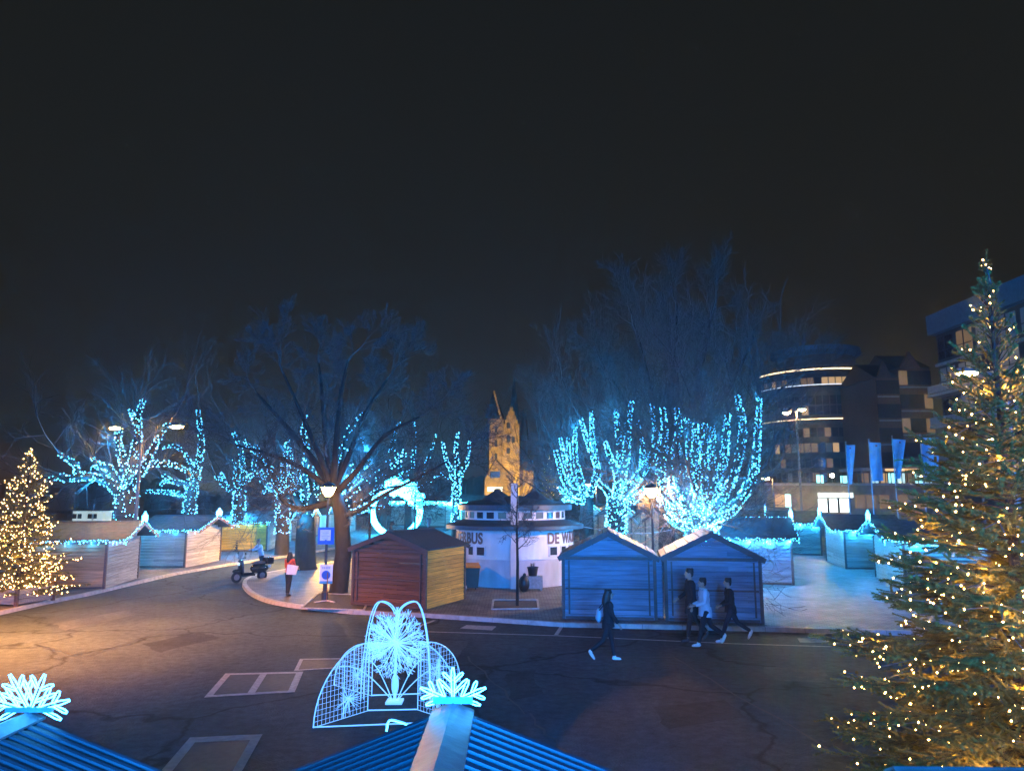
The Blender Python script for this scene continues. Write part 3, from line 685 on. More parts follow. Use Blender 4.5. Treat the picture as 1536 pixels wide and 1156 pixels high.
cnt.append(tree('unlit bare tree filling the sky behind the largest blue-lit tree', [(1000,800),(1000,740),(1000,700)], 43, [
  ([(1000,705),(960,640),(930,590),(905,550)], .25, 0, 1), ([(1000,705),(985,630),(970,560),(955,500)], .25, 0, -1), ([(1000,705),(1005,620),(1010,540),(1015,470)], .25, 0, 2), ([(1000,705),(1030,630),(1050,560),(1065,480)], .25, 0, 0),
  ([(1000,705),(1050,650),(1090,590),(1120,530)], .25, 0, 1), ([(1000,710),(1070,670),(1130,620),(1175,580)], .22, 0, -1)], 24, 5, 1.7, tr=(.5,.4), extra=3))
cnt.append(tree('dim bare tree behind the far left stalls', [(575,800),(575,760),(575,740)], 79, [
  ([(575,742),(560,700),(545,660),(535,630)], .2, .3, 1), ([(575,742),(580,700),(590,660),(600,630)], .2, .25, -1), ([(575,742),(600,715),(625,690)], .18, .3, 2), ([(575,742),(552,722),(535,712)], .16, .5, -2), ([(575,745),(596,738),(612,730)], .14, .5, -2)], 25, 3, 2.8, 'scattered blue light string on the dim tree behind the far left stalls', r=.045, tr=(.38,.3), dens=34))
def unseen_tree(label, x, y, seed, n, ll):  # unseen lit tree, added to throw blue light on the stall fronts
    rg = np.random.default_rng(seed); b = Vector((x,y,0)); t = thing('bare_tree', label, 'tree', b, group='bare trees on the square'); mb = MB(); S = []; C = []
    mb.tube([b, b+Vector((0,0,.4)), b+Vector((.05,0,2.8))], [.6,.44,.36], 12)
    for k in range(9):
        a = 6.283*k/9+rg.uniform(-.2,.2); d = Vector((math.cos(a)*.8,math.sin(a)*.8,1)); p0 = b+Vector((.03,0,2.6)); P = [p0, p0+d*1.0, p0+d*1.9+Vector((0,0,.4)), p0+d*2.3+Vector((0,0,1.8)), p0+d*2.4+Vector((0,0,3.2))]
        P = curve(P, 3); Rr = [.2*(1-.7*i/(len(P)-1)) for i in range(len(P))]; mb.tube(P, Rr, 8); grow(S, P[-1], Vector((0,0,1)), 2.0, Rr[-1], 2, rg)
        for _ in range(n//9):
            i = rg.integers(0, len(P)-1); q = P[i].lerp(P[i+1], rg.random()); C.append(q+rnd_perp((P[i+1]-P[i]).normalized(), rg)*(Rr[i]+.03))
    mb.build('trunk', M['bark'], t, smooth=True, origin=b); segmesh('crown', S, M['twig'], t, b)
    o = light_string(ll, C, .03, 'led_b', b, 'blue light strings on the trees')
    for i in rg.permutation(len(C))[:8]: lamp('string_glow', C[i]-b+Vector((0,.5,0)), n*8.2, DEEP, .1, o)
unseen_tree('unseen blue-lit bare tree added behind the viewer, to the right', 1, -14, 81, 1500, 'blue light string on the unseen added tree behind the viewer to the right')
unseen_tree('unseen blue-lit bare tree added behind the viewer, to the left', 3, -20, 82, 900, 'blue light string on the unseen added tree behind the viewer to the left')
print('TREES', cnt, sum(c[0] for c in cnt), sum(c[1] for c in cnt))

# young trees and bushes
def sapling(label, px, py, ztop, seed, name='young_tree', r=.035, L0=.5, lev=3, fork=.6, group=None, wide=.6, z0=.12, nb=9):
    b = G(px, py, z0); rg = np.random.default_rng(seed)
    t = thing(name, label, 'tree' if name == 'young_tree' else 'bush', b, group=group); mb = MB(); S = []
    if name == 'young_tree':
        P = [b, b+Vector((.01,0,ztop*.33)), b+Vector((-.02,0,ztop*.66)), b+Vector((.02,0,ztop))]
        mb.tube(P, [r*1.2,r,r*.7,r*.2], 7)
        for i in range(nb):
            f = fork+(1-fork)*i/nb; z = ztop*f; a = rg.uniform(0, 6.28)
            grow(S, b+Vector((0,0,z)), Vector((math.cos(a)*wide, math.sin(a)*wide, .7)).normalized(), L0*(1.25-f*.6), r*.5, lev, rg, .1)
    else:
        for i in range(nb):
            a = rg.uniform(0, 6.28); d = Vector((math.cos(a)*.7, math.sin(a)*.7, 1)).normalized()
            mb.tube([b, b+d*ztop*.25], [r, r*.6], 5); grow(S, b+d*ztop*.25, d, L0, r*.5, lev, rg, .05)
    mb.build('trunk', M['bark'], t, origin=b); segmesh('crown', S, M['twig'], t, b)
sapling('young bare tree with slim dark trunk in front of the kiosk pillar', 776, 908, 4.1, 41, r=.05, L0=.55, fork=.45, wide=1.0, nb=13)
sapling('thin young tree by the far walkway, left of the glowing arch', 554, 815, 5.0, 42, r=.09, L0=.9, lev=2)
sapling('thin young tree standing just inside the glowing arch', 622, 803, 4.5, 43, r=.10, L0=.8, lev=2)
for i, (px, py, zt, lab) in enumerate(((1150,782,5.5,'bare warm-lit bush left of the twin-headed street lamp'), (1216,782,5.5,'bare bush at the foot of the twin-headed street lamp'), (1290,786,5.0,'bare bush between the first two blue banners'), (1350,788,5.0,'bare bush behind the third blue banner'), (1400,795,5.0,'bare bush below the fourth blue banner'))):
    sapling(lab, px, py, zt, 50+i, 'bare_bush', .06, 1.25, 3, z0=0, nb=7, group='bare bushes before the terrace')

# ---------------------------------------------------------------- fir trees
def conifer(label, base, H, Rd, seed, lightlabel, nb, br, need=.011, nl=.022, nw=.0045, whorl=24, per=8, bmat='warm', top=1.0, z0=.25, droop=.0, sub=1.0, watts=1150, shape=.85):
    rg = np.random.default_rng(seed); b = Vector(base)
    t = thing('fir_tree', label, 'fir tree', b); mb = MB()
    mb.tube([b, b+Vector((0,0,H*.5)), b+Vector((.02,0,H*.97))], [.085*H/6, .05*H/6, .008], 9); mb.build('trunk', M['bark'], t, origin=b)
    S = []; NP = []; ND = []; tips = []
    def spray(p, d, L, r):
        n = max(2, int(L/.09)); prev = p
        for i in range(n):
            d = (d+Vector(rg.normal(size=3))*.06).normalized(); q = prev+d*(L/n); S.append((*prev, *q, r*(1-.7*i/n), r*(1-.7*(i+1)/n)))
            k = max(2, int((L/n)/need))
            for j in range(k):
                NP.append(prev.lerp(q, j/k)); ND.append(d)
            prev = q
        tips.append(prev); return prev
    for w in range(whorl):
        f = w/(whorl-1); z = z0+(H-z0)*(f**1.05)*.94
        L = (Rd*(1-f)**shape+.14*top); m = max(3, int(per*(1-.45*f)))
        ph = rg.uniform(0, 6.28)
        for k in range(m):
            a = ph+6.283*k/m+rg.uniform(-.25,.25); ll = L*rg.choice([rg.uniform(.7,1.1), rg.uniform(.95,1.28)])
            el = -.25-droop+1.45*f**1.6+rg.uniform(-.08,.1)
            d = Vector((math.cos(a)*math.cos(el), math.sin(a)*math.cos(el), math.sin(el)))
            p = b+Vector((0,0,z+rg.uniform(-.06,.06))); n = max(3, int(ll/.12)); r = .012*H/6
            for i in range(n):
                g = i/n; d2 = (d+Vector((0,0,.35*g*g))).normalized(); q = p+d2*(ll/n)
                S.append((*p, *q, r*(1-.8*g), r*(1-.8*(i+1)/n)))
                kk = max(2, int((ll/n)/need)) if g > .25 else 0
                for j in range(kk): NP.append(p.lerp(q, j/kk)); ND.append(d2)
                p = q
                if g > .15:
                    sd = d2.cross(Vector((0,0,1))).normalized(); lt = min(.62, ll*.5)*(1-g*.75)*rg.uniform(.7,1.2)*sub
                    for sg in (-1, 1):
                        if rg.random() < .9:
                            dd = (d2*.75+sd*sg*.8+Vector((0,0,rg.uniform(-.25,.15)))).normalized()
                            e = spray(p, dd, lt, .005)
                            if lt > .26:
                                for s2 in (-1, 1):
                                    d3 = (dd*.8+dd.cross(Vector((0,0,1))).normalized()*s2*.6+Vector((0,0,-.1))).normalized()
                                    spray(p+dd*lt*.45, d3, lt*.5, .004)
            tips.append(p); 
    e = spray(b+Vector((0,0,H*.9)), Vector((0,0,1)), H*.1, .012)
    segmesh('branch', S, M['bark'], t, b)
    P = np.array([tuple(v) for v in NP], dtype=np.float32); Dn = np.array([tuple(v) for v in ND], dtype=np.float32)
    K = 4; P = np.repeat(P, K, 0); Dn = np.repeat(Dn, K, 0); n = len(P)
    v = rg.normal(size=(n,3)).astype(np.float32); v -= Dn*(v*Dn).sum(1, keepdims=True); v /= np.linalg.norm(v, axis=1, keepdims=True)+1e-6
    nd = v*.85+Dn*.6; sd = np.cross(nd, Dn); sd /= np.linalg.norm(sd, axis=1, keepdims=True)+1e-6
    ln = (nl*rg.uniform(.7,1.25,size=(n,1))).astype(np.float32); P = P+Dn*rg.uniform(0,need,size=(n,1)).astype(np.float32)
    V = np.stack([P-sd*nw, P+sd*nw, P+nd*ln], 1).reshape(-1,3)
    npmesh('foliage', V, np.arange(n*3).reshape(-1,3), M['needle'], t, b)
    T = np.array([tuple(v) for v in tips]); idx = rg.permutation(len(T))[:nb]
    C = T[idx]+rg.normal(size=(len(idx),3))*.02; C[:,:2] += (np.array([b.x,b.y])-C[:,:2])*.03
    C_ = C
    C = C[np.argsort(np.round((C[:,2]-b.z)/.22)*7+np.arctan2(C[:,1]-b.y, C[:,0]-b.x))]; o = light_string(lightlabel, C, br*rg.uniform(.75,1.3,size=len(C)), bmat, b, 'warm light strings on the fir trees', .45)
    k = 64 if H > 6.2 and Rd > 1.9 else 16
    for i in rg.permutation(len(C))[:k]:
        q = C[i]-np.array(b); q[:2] *= .86
        if q[2] > H*.8 and rg.random() < .15: continue
        lamp('string_glow', Vector(q)+Vector((0,0,.05)), watts/k, WARM, .03, o)
    print('FIR', n, len(S), len(tips))
firB = Vector((5.95, 8.9, .6))
conifer('big fir tree with warm lights filling the lower right', firB, 6.25, 2.1, 61, 'warm white light string on the big fir tree at the right', 1050, .0118, need=.0085, nl=.03, nw=.0052, whorl=32, per=12, sub=1.1, shape=1.22)
firL = G(44, 893, .55); firL = Vector((D(44,700,26.2).x, 26.2, .55))
conifer('small fir tree with dense warm lights at the far left', firL, 4.95, 1.6, 62, 'dense warm light string on the small fir tree at the left', 1150, .020, need=.03, nl=.05, nw=.011, whorl=22, per=9, bmat='warm_s', sub=.8, watts=420, shape=.95)
firF = D(824, 756, 74); firF = Vector((firF.x, 74, 1.5))
conifer('tiny distant fir tree with warm lights behind the round kiosk', firF, 6.4, 1.6, 63, 'warm light string on the distant fir behind the kiosk', 260, .045, need=.16, nl=.16, nw=.03, whorl=14, per=7, bmat='warm_s')
def planter(label, c, sx, sy, h, rz, mat):
    t = thing('wooden_planter', label, 'planter', c, rz, 'planters under the fir trees')
    for s, (dx, dy, w, d) in (('f',(0,-sy/2,sx,.04)), ('b',(0,sy/2,sx,.04)), ('l',(-sx/2,0,.04,sy)), ('r',(sx/2,0,.04,sy))):
        mb = MB(); k = max(3, int(h/.16))
        for i in range(k): mb.box((dx,dy,.06+(h-.06)*(i+.5)/k), (w,d,(h-.06)/k-.012))
        mb.build('side_panel', M[mat], t)
    for x in (-1,1):
        for y in (-1,1):
            mb = MB(); mb.box((x*(sx/2+.01), y*(sy/2+.01), h/2+.01), (.1,.1,h+.02)); mb.build('corner_post', M['trim'], t)
    mb = MB(); mb.box((0,0,h-.1), (sx-.06,sy-.06,.04)); mb.build('soil', M['soil'], t)
planter('big board planter under the large fir tree at the lower right', Vector((6.1,8.9,0)), 2.2, 1.5, .8, R(-6), 'wood_fr')
planter('low board planter under the small fir tree at the left', Vector((firL.x,firL.y,0.12)), 1.5, 1.5, .55, R(-12), 'wood_grey')
# ---------------------------------------------------------------- street lamps and signs
M['glassA'] = em('lantern_glass_amber', (1.0,.50,.10), 300.0); M['glassB'] = em('lantern_glass_pale', (1.0,.50,.17), 800.0)
M['glassC'] = em('lantern_glass_dim', (1.0,.40,.20), 230.0); M['glassD'] = em('lantern_glass_far', (1.0,.50,.10), 2600.0); M['sodF'] = em('sodium_lens_small', (1.0,.50,.14), 1200.0); M['sod'] = em('sodium_lens', (1.0,.46,.11), 2200.0); M['sodT'] = em('sodium_lens_twin', (1.0,.45,.08), 1500.0); M['sod2'] = em('sodium_lens_far', (1.0,.50,.15), 3500.0); M['sod3'] = em('sodium_lens_near', (1.0,.42,.08), 300.0)
def lantern_post(label, base, h, mat, lean=0):
    t = thing('street_lamp', label, 'street lamp', base, group='lantern posts on the square')
    mb = MB(); mb.lathe([(.0,0),(.12,0),(.12,.25),(.075,.32),(.07,.9),(.05,1.0),(.045,h-.32),(.06,h-.28),(.06,h-.24),(.0,h-.24)], 12); mb.build('pole', M['pole_d'], t)
    g = MB(); g.lathe([(.0,h-.23),(.10,h-.23),(.17,h-.12),(.25,h+.06),(.27,h+.10)], 16); g.build('lantern_glass', M[mat], t, smooth=True)
    c = MB(); c.lathe([(.29,h+.085),(.30,h+.12),(.22,h+.20),(.10,h+.26),(.03,h+.28),(.0,h+.34)], 16); c.build('lantern_cap', M['pole_d'], t, smooth=True)
    return t
bA = Vector((*D(486.5,905,27.0).xy, .12)); lantern_post('glowing amber lantern post carrying the blue and white signs', bA, D(490,735,27).z-.12+.02, 'glassA')
bB = Vector((D(978,760,28.2).x, 28.2, .12)); lantern_post('glowing pale lantern post rising behind the two joined stalls', bB, D(977,736,28.2).z-.12, 'glassB')
lantern_post('small glowing lantern post on the left pavement behind the straight dark trunk', Vector((D(474,765,42).x, 42, .12)), D(474,762,42).z+.05, 'glassD')
lantern_post('lantern post behind the viewer, lighting the left road', Vector((1.6,-9.0,0)), 4.3, 'glassC')
def arm_lamp(label, base, h, arms, mat='sod', group='tall street lamps', head=(.5,.2,.1)):
    t = thing('street_lamp', label, 'street lamp', base, group=group)
    mb = MB(); mb.tube([(0,0,0),(0,0,1.2),(0,0,h*.6),(0,0,h)], [.11,.10,.075,.055], 10); mb.build('pole', M['pole'], t)
    for dx, dy, dz in arms:
        a = MB(); L = math.hypot(dx, dy); u = Vector((dx,dy,0))/max(L,1e-6)
        P = [Vector((0,0,h-.05))+u*L*s+Vector((0,0,dz*math.sin(s*math.pi/2))) for s in (0,.15,.35,.6,.85,1)]
        a.tube(P, .035, 8); a.build('arm', M['pole'], t)
        e = P[-1]; hd = MB(); hd.ell(e+u*.2+Vector((0,0,.05)), (head[0]*.8,head[1]*.9,head[2]), 12, 8, rot=Matrix.Rotation(math.atan2(u.y,u.x),3,'Z')); h_ = hd.build('lamp_head', M['pole'], t, smooth=True)
        g = MB(); g.ell(e+u*.2+Vector((0,0,-.03)), (head[0]*.62,head[1]*.7,head[2]*.85), 12, 8, rot=Matrix.Rotation(math.atan2(u.y,u.x),3,'Z')); g.build('lens', M[mat], h_, smooth=True)
    return t
tl = D(203,782,33.5); zt = D(205,668,33.5).z
arm_lamp('tall twin-armed street lamp with orange heads beside the knobbly lit tree', Vector((tl.x,33.5,.12)), zt, [(D(265,641,33.5).x-tl.x-.2,.0,D(265,641,33.5).z-zt),(D(160,641,33.5).x-tl.x+.2,.6,D(160,641,33.5).z-zt)], 'sodT')
tr_ = D(1203,770,56); zr_ = D(1198,616,56).z
arm_lamp('tall slim street lamp with two orange heads in front of the round office block', Vector((tr_.x,56,0)), zr_, [(-.42,.3,.0),(.18,-.3,.15)], 'sod2', head=(.45,.3,.16))
q = D(1455,553,21); arm_lamp('orange street lamp glowing through the tip of the big fir tree', Vector((q.x+1.0,21,0)), q.z-.2, [(-.9,0,.15)], 'sod')
q = D(1150,718,62); arm_lamp('small amber street lamp left of the bushes by the terrace', Vector((q.x+.5,62,0)), q.z, [(-.4,0,.1)], 'sodF')
q = D(886,727,64); arm_lamp('small amber street lamp seen among the lit trees near the kiosk', Vector((q.x+.5,64,.12)), q.z-.12, [(-.4,0,.1)], 'sodF')
sl = arm_lamp('orange street lamp beyond the left edge lighting the road', Vector((-15.6,18.0,.0)), 5.6, [(1.2,.2,.3)], 'sod3')
lamp('street_lamp_beam', Vector((1.45,.25,5.7)), 24000, (1.0,.34,.09), .12, sl, 'SPOT', (R(16),R(-14),0), R(122)).data.spot_blend = 1.0
arm_lamp('unseen orange street lamp added before the balconied block, hidden behind the big fir', Vector((33,52,0)), 7.6, [(.8,0,.2)], 'sodT')  # out of sight, added to brighten the facade of the block
# traffic light
q = D(873,775,48); t = thing('traffic_light', 'small traffic light showing red beside the kiosk roof', 'traffic light', Vector((q.x,48,.12)))
mb = MB(); mb.tube([(0,0,0),(0,0,q.z-.3)], .05, 8); mb.build('pole', M['pole_d'], t)
mb = MB(); mb.box((0,0,q.z-.45), (.28,.2,.85)); hs = mb.build('housing', M['pole_d'], t)
mb = MB(); mb.ell((0,-.12,q.z-.12), (.11,.04,.11)); mb.build('red_lamp', em('red_signal', (1,.06,.05), 14), hs)

# signs on the lantern post
M['sblue'] = pm('sign_blue', (.015,.12,.52), .4, amt=.05); M['swhite'] = pm('sign_white', (.8,.8,.8), .4, amt=.05); M['sgrey'] = pm('sign_ink', (.35,.42,.55), .5, amt=.1)
def flat(mb, c, w, h, y=0, m=0): mb.box((c[0], y, c[1]), (w, .012, h), m=m)
o = bA+Vector((0,-.11,0)); z = D(487,803,27).z-.12
t = thing('bus_stop_sign', 'square blue sign with white panel on the lantern post', 'sign', o)
mb = MB(); flat(mb, (0,z), .58, .60); mb.build('plate', M['sblue'], t)
mb = MB(); flat(mb, (-.02,z+.02), .38, .38, -.012); pn = mb.build('panel', M['swhite'], t)
mb = MB()
for i in range(6): flat(mb, (-.03+(i%2)*.02, z+.15-i*.055), .28-(i%3)*.05, .014, -.021)
mb.build('printed_line', M['sgrey'], pn); mb = MB(); flat(mb, (0,z-.2), .07, .12, -.014); mb.build('bus_symbol', M['sblue'], t)
z2 = D(488,860,27).z-.12
t = thing('parking_sign', 'upright white sign with blue disc below the square blue sign', 'sign', o+Vector((.06,-.03,0)))
mb = MB(); flat(mb, (0,z2), .46, .66); mb.build('plate', M['swhite'], t)
mb = MB(); mb.tube([(0,-.012,z2-.03),(0,-.02,z2-.03)], .155, 20); mb.build('disc', M['sblue'], t)
mb = MB(); flat(mb, (0,z2-.285), .46, .09, -.012); mb.build('band', pm('sign_cyan', (.06,.35,.62), .4, amt=.05), t)
mb = MB()
for x in (-.12,-.06,0,.06,.12): flat(mb, (x,z2+.22), .035, .08, -.012)
mb.build('printed_line', M['sgrey'], t)
t = thing('sign_stand', 'thin rusty stand with splayed white feet under the white sign', 'sign stand', Vector((bA.x+.2,bA.y-.5,.12)))
mb = MB(); mb.tube([(0,0,0.02),(0,0,1.0)], .018, 6); mb.build('post', pm('rust', (.25,.10,.06), .7), t)
for s in (-1,1):
    mb = MB(); mb.beam((0,0,.04), (s*.35,-.3,.02), .07, .03); mb.build('foot', pm('foot_white', (.6,.45,.4), .6), t)

# ---------------------------------------------------------------- snowflake sculpture lying on the road
sc_ = G(592,1053); t = thing('light_sculpture', 'tall snowflake light sculpture of curved wire frames standing on the road', 'light sculpture', sc_)
rel = lambda p: Vector(p)-sc_
mb = MB(); mb.tube([(0,0,.0),(0,0,.5)], .03, 8); mb.tube([(0,0,.5),(0,0,1.66)], .022, 8); mb.ell((0,0,.32), (.07,.07,.2)); mb.box((0,0,.02),(.3,.3,.04)); mb.build('pole', M['ropef'], t)
rgs = np.random.default_rng(5); S = []; bc = Vector((0,0,1.06))
for i in range(120):
    v = Vector(rgs.normal(size=3)); v.y *= .7; v.normalize(); L = .62*rgs.uniform(.82,1.05); S.append((*bc, *(bc+v*L), .006, .005))
    for f in (.55,.72,.86):
        for k in range(3):
            pv = rnd_perp(v, rgs); S.append((*(bc+v*L*f), *(bc+v*L*f+(v*.75+pv*.75).normalized()*L*.2), .0045, .0035))
segmesh('burst', S, M['ropef'], t, n=4)
def quarter(a, b, h, bow=1.0, n=12):     # quarter-ellipse from foot a up to height h above b
    return [Vector((a[0]+(b[0]-a[0])*(1-math.cos(s)), a[1]+(b[1]-a[1])*(1-math.cos(s)), a[2]+h*math.sin(s)**bow)) for s in [math.pi/2*i/n for i in range(n+1)]]
for sg in (-1, 1):                       # tall arches left and right of the burst
    mb = MB(); fx = .62*sg
    for off in (0, .055):
        f = Vector((fx+off*sg*.6, .22-off*2, 0)); P = []
        for i in range(21):
            s = math.pi*i/20*.93; P.append(Vector((f.x-sg*.31*(1-math.cos(s)), f.y*math.cos(s/2), 1.80*math.sin(min(s, math.pi/2)) if s < math.pi/2 else 1.52+.28*math.sin(s))))
        mb.tube(P, .011, 5)
    mb.build('arch', M['ropef'], t)
    for f in (.55, .95):
        mb = MB(); P = [Vector((sg*.04,0,.03))+Vector((sg*(f*1.05)*s_, -.1*s_, .62*math.sin(s_*math.pi*.56)*(1.5-f*.5))) for s_ in [i/12 for i in range(13)]]
        mb.tube(P, .010, 5); mb.build('low_arc', M['ropef'], t)
feet = [rel(G(470,1091)), rel(G(501,1027)), rel(G(690,1021)), rel(G(694,1086))]
for k, ft in enumerate(feet):            # four netted wings
    w_ = thing('wing', None, None, (0,0,0)); w_.parent = t
    inn = ft*.36; out = MB(); P = quarter(ft, (inn.x, inn.y), 1.18 if k in (0,3) else .95); out.tube(P, .011, 5)
    top = P[-1]; out.tube([top, Vector((inn.x,inn.y,0))], .010, 5); out.tube([ft, Vector((inn.x,inn.y,0))], .009, 5)
    mid_ = ft*.66; zz = 1.18*.82 if k in (0,3) else .95*.82; out.tube([Vector((mid_.x,mid_.y,0)), Vector((mid_.x,mid_.y,zz))], .008, 5)
    out.build('frame', M['ropef'], w_)
    S = []
    for i in range(1, 14):
        p = ft.lerp(inn, i/14); q_ = (1-i/14); zt_ = (1.18 if k in (0,3) else .95)*math.sqrt(max(0, 1-q_*q_)); S.append((p.x,p.y,0,p.x,p.y,zt_,.0028,.0028))
    for j in range(1, 14):
        zz = j*.085; hh = 1.18 if k in (0,3) else .95
        if zz < hh: fr = 1-math.sqrt(1-(zz/hh)**2); p = ft.lerp(inn, fr); S.append((p.x,p.y,zz,inn.x,inn.y,zz,.0028,.0028))
    cc = ft.lerp(inn, .62)+Vector((0,0,.3)); dv = (inn-ft).normalized()
    for i in range(40):
        a = rgs.uniform(0, 6.28); L = rgs.uniform(.15,.33); S.append((*cc, *(cc+dv*math.cos(a)*L+Vector((0,0,math.sin(a)*L))), .004, .003))
    segmesh('net', S, M['ropef'], w_, n=4)
mb = MB()
for a, b in ((feet[0]*.36,feet[3]*.36), (feet[1]*.36,feet[2]*.36), (feet[0],feet[3]*.9)):
    mb2 = MB(); mb2.tube([a+Vector((0,0,.012)), b+Vector((0,0,.012))], .012, 5); mb2.build('base_rail', M['ropef'], t)

# glowing arch far down the walkway
Ya = 70; cx = D(594,770,Ya).x; t = thing('light_arch', 'round glowing arch of white lights far down the walkway', 'light arch', Vector((cx,Ya,.12)))
Rr = 33*Ya/1100; mb = MB(); zc = D(594,768,Ya).z
S = []
for off in (-.32, 0, .32):
    P = [Vector((Rr*math.cos(a)*(1+.0*off), off, zc+Rr*math.sin(a))) for a in [math.radians(-62+304*i/36) for i in range(37)]]
    P2 = [Vector((p.x*1.14, p.y, zc+(p.z-zc)*1.14)) for p in P]
    mb.tube(P, .085, 5); mb.tube(P2, .085, 5)
    segmesh('lattice', [(*P[i], *P2[i+1], .03, .03) for i in range(36)], M['arch'], t)
mb.build('frame', M['arch'], t)
mb = MB()
for i, a in enumerate((95, 60, 28)):
    c = Vector((Rr*1.05*math.cos(R(a)), -.4, zc+Rr*1.08*math.sin(R(a)))); flake_arms(mb, c, (1,0,0), (0,0,1), .95-.1*(i==2), .085, [math.pi*k/3 for k in range(6)])
mb.build('snowflake', M['arch'], t)

for i in range(4): lamp('arch_glow', Vector((Rr*.8*math.cos(i*.8+.4), -.9, zc+Rr*.8*math.sin(i*.8+.4))), 500, BLUE, .2, t)
# ---------------------------------------------------------------- round kiosk
kc = Vector((.12, 32.75, .12))
t = thing('round_kiosk', 'round white kiosk with two dark roof rings, tall front pillar and brown lettering', 'kiosk', kc)
KR = 2.55
mb = MB(); mb.lathe([(KR-.05,0),(KR-.03,1.12)], 64); mb.lathe([(KR,1.12),(KR,2.32),(KR-.3,2.32)], 64); mb.lathe([(KR-.03,1.10),(KR+.03,1.10),(KR+.03,1.15),(KR,1.15)], 64)
wl = mb.build('wall', M['white'], t, smooth=False)
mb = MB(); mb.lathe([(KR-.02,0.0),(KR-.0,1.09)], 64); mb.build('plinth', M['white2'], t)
mb = MB(); mb.lathe([(KR-.1,2.27),(2.98,2.27),(3.0,2.29),(3.0,2.44),(2.94,2.46),(2.2,2.66)], 64); rf = mb.build('lower_roof', M['kroof'], t)
mb = MB(); mb.lathe([(3.004,2.28),(3.008,2.43)], 64); mb.build('fascia', M['kfas'], rf)
mb = MB(); mb.lathe([(2.2,3.05),(2.48,3.05),(2.5,3.07),(2.5,3.28),(2.44,3.31),(.9,3.62),(.0,3.66)], 64); rf2 = mb.build('upper_roof', M['kroof'], t)
mb = MB(); mb.lathe([(2.504,3.06),(2.508,3.27)], 64); mb.build('fascia', M['kfas'], rf2)
for dx, dy, s in ((-.75,-.6,1),(.85,-.5,.9)):
    mb = MB(); mb.lathe([(.75*s,3.42),(.62*s,3.55),(.16*s,3.86),(.13*s,3.95),(0,3.97)], 20, (dx,dy,0)); mb.build('roof_cone', M['kroof'], rf2)
M['kglow'] = em('kiosk_pane_dim', (.16,.5,.8), .16, (.03,.05,.07)); M['kred'] = em('kiosk_pane_red', (.5,.12,.12), .08, (.05,.02,.02))
for i in range(26):
    a0, a1 = 2*math.pi*i/26+.03, 2*math.pi*(i+1)/26-.03
    w_ = MB(); w_.lathe([(2.2,2.64),(2.2,2.72)], 2, a0=a0-.03, a1=a1+.03); w_.lathe([(2.2,2.98),(2.2,3.06)], 2, a0=a0-.03, a1=a1+.03)
    w_.lathe([(2.205,2.66),(2.205,3.05)], 1, a0=a0-.03, a1=a0+.012); w_.lathe([(2.205,2.66),(2.205,3.05)], 1, a0=a1-.012, a1=a1+.03)
    f = w_.build('window', M['white'], t); p_ = MB(); p_.lathe([(2.17,2.7),(2.17,3.0)], 2, a0=a0, a1=a1)
    p_.build('pane', random.choice([M['glass'], M['glass'], M['kglow'], M['kred']]), f)
mb = MB(); mb.box((-.02,-KR-.05,2.08), (.30,.34,4.16)); mb.box((-.02,-KR-.05,1.13), (.33,.37,.05)); mb.build('pillar', M['white'], t)
for a, wd in ((-60,.30),(-45,.26),(-33,.36),(38,.36),(52,.3),(66,.3)):
    ar = R(a)-math.pi/2; c = Vector((math.cos(ar)*KR, math.sin(ar)*KR, 1.42)); rz_ = ar+math.pi/2
    mb = MB(); mb.box((0,0,0), (wd+.1,.05,.42)); f = mb.build('window', M['white'], t); f.location = c; f.rotation_euler.z = rz_
    mb = MB(); mb.box((0,-.028,0), (wd,.012,.32)); mb.build('pane', M['glass'], f)
def ring_text(txt, a_start, size, Rr, z, parent, mat):
    cu = bpy.data.curves.new('lettering', 'FONT'); cu.body = txt; cu.size = size; cu.offset = .018; cu.extrude = .012; cu.space_character = 1.08
    o = bpy.data.objects.new('tmp', cu); COL.objects.link(o); dg = bpy.context.evaluated_depsgraph_get(); dg.update()
    me = bpy.data.meshes.new_from_object(o.evaluated_get(dg)); bpy.data.objects.remove(o)
    wd = max(v.co.x for v in me.vertices)
    for v in me.vertices:
        a = a_start+(v.co.x*.82)/Rr; r_ = Rr+v.co.z
        v.co = (math.sin(a)*r_, -math.cos(a)*r_, z+v.co.y)
    me.name = 'lettering'; me.materials.clear(); me.materials.append(mat)
    n = bpy.data.objects.new('lettering', me); COL.objects.link(n); n.parent = parent
    return wd*.82/Rr
mx = ring_text('WATERBUS', 0, .62, KR+.012, 1.72, t, M['letter']); o = [c for c in t.children if c.name.startswith('lettering')][0]; o.rotation_euler.z = R(-31)-mx
o2w = ring_text('DE WATERBUS', R(31), .62, KR+.012, 1.72, t, M['letter'])
# things beside the kiosk
M['bin'] = pm('bin_green', (.02,.045,.035), .5, amt=.2); M['orange'] = pm('bin_lid_orange', (.55,.22,.03), .5, amt=.2)
b = G(700,884,.12); t = thing('waste_container', 'dark green waste container with orange lid beside the kiosk', 'bin', b, R(8))
mb = MB(); mb.hexa([(-.42,-.32,.1),(.42,-.32,.1),(.42,.32,.1),(-.42,.32,.1),(-.48,-.38,.86),(.48,-.38,.86),(.48,.38,.86),(-.48,.38,.86)]); mb.build('body', M['bin'], t)
mb = MB(); mb.hexa([(-.52,-.42,.87),(.52,-.42,.87),(.52,.42,.92),(-.52,.42,.92),(-.5,-.3,.93),(.5,-.3,.93),(.5,.42,1.0),(-.5,.42,1.0)]); mb.build('lid', M['orange'], t)
mb = MB(); mb.box((-.34,-.42,.66), (.34,.03,.3)); mb.build('label_panel', M['orange'], t)
for x in (-.35,.35):
    mb = MB(); mb.tube([(x-.03,0,.06),(x+.03,0,.06)], .06, 12); mb.build('wheel', M['dark'], t)
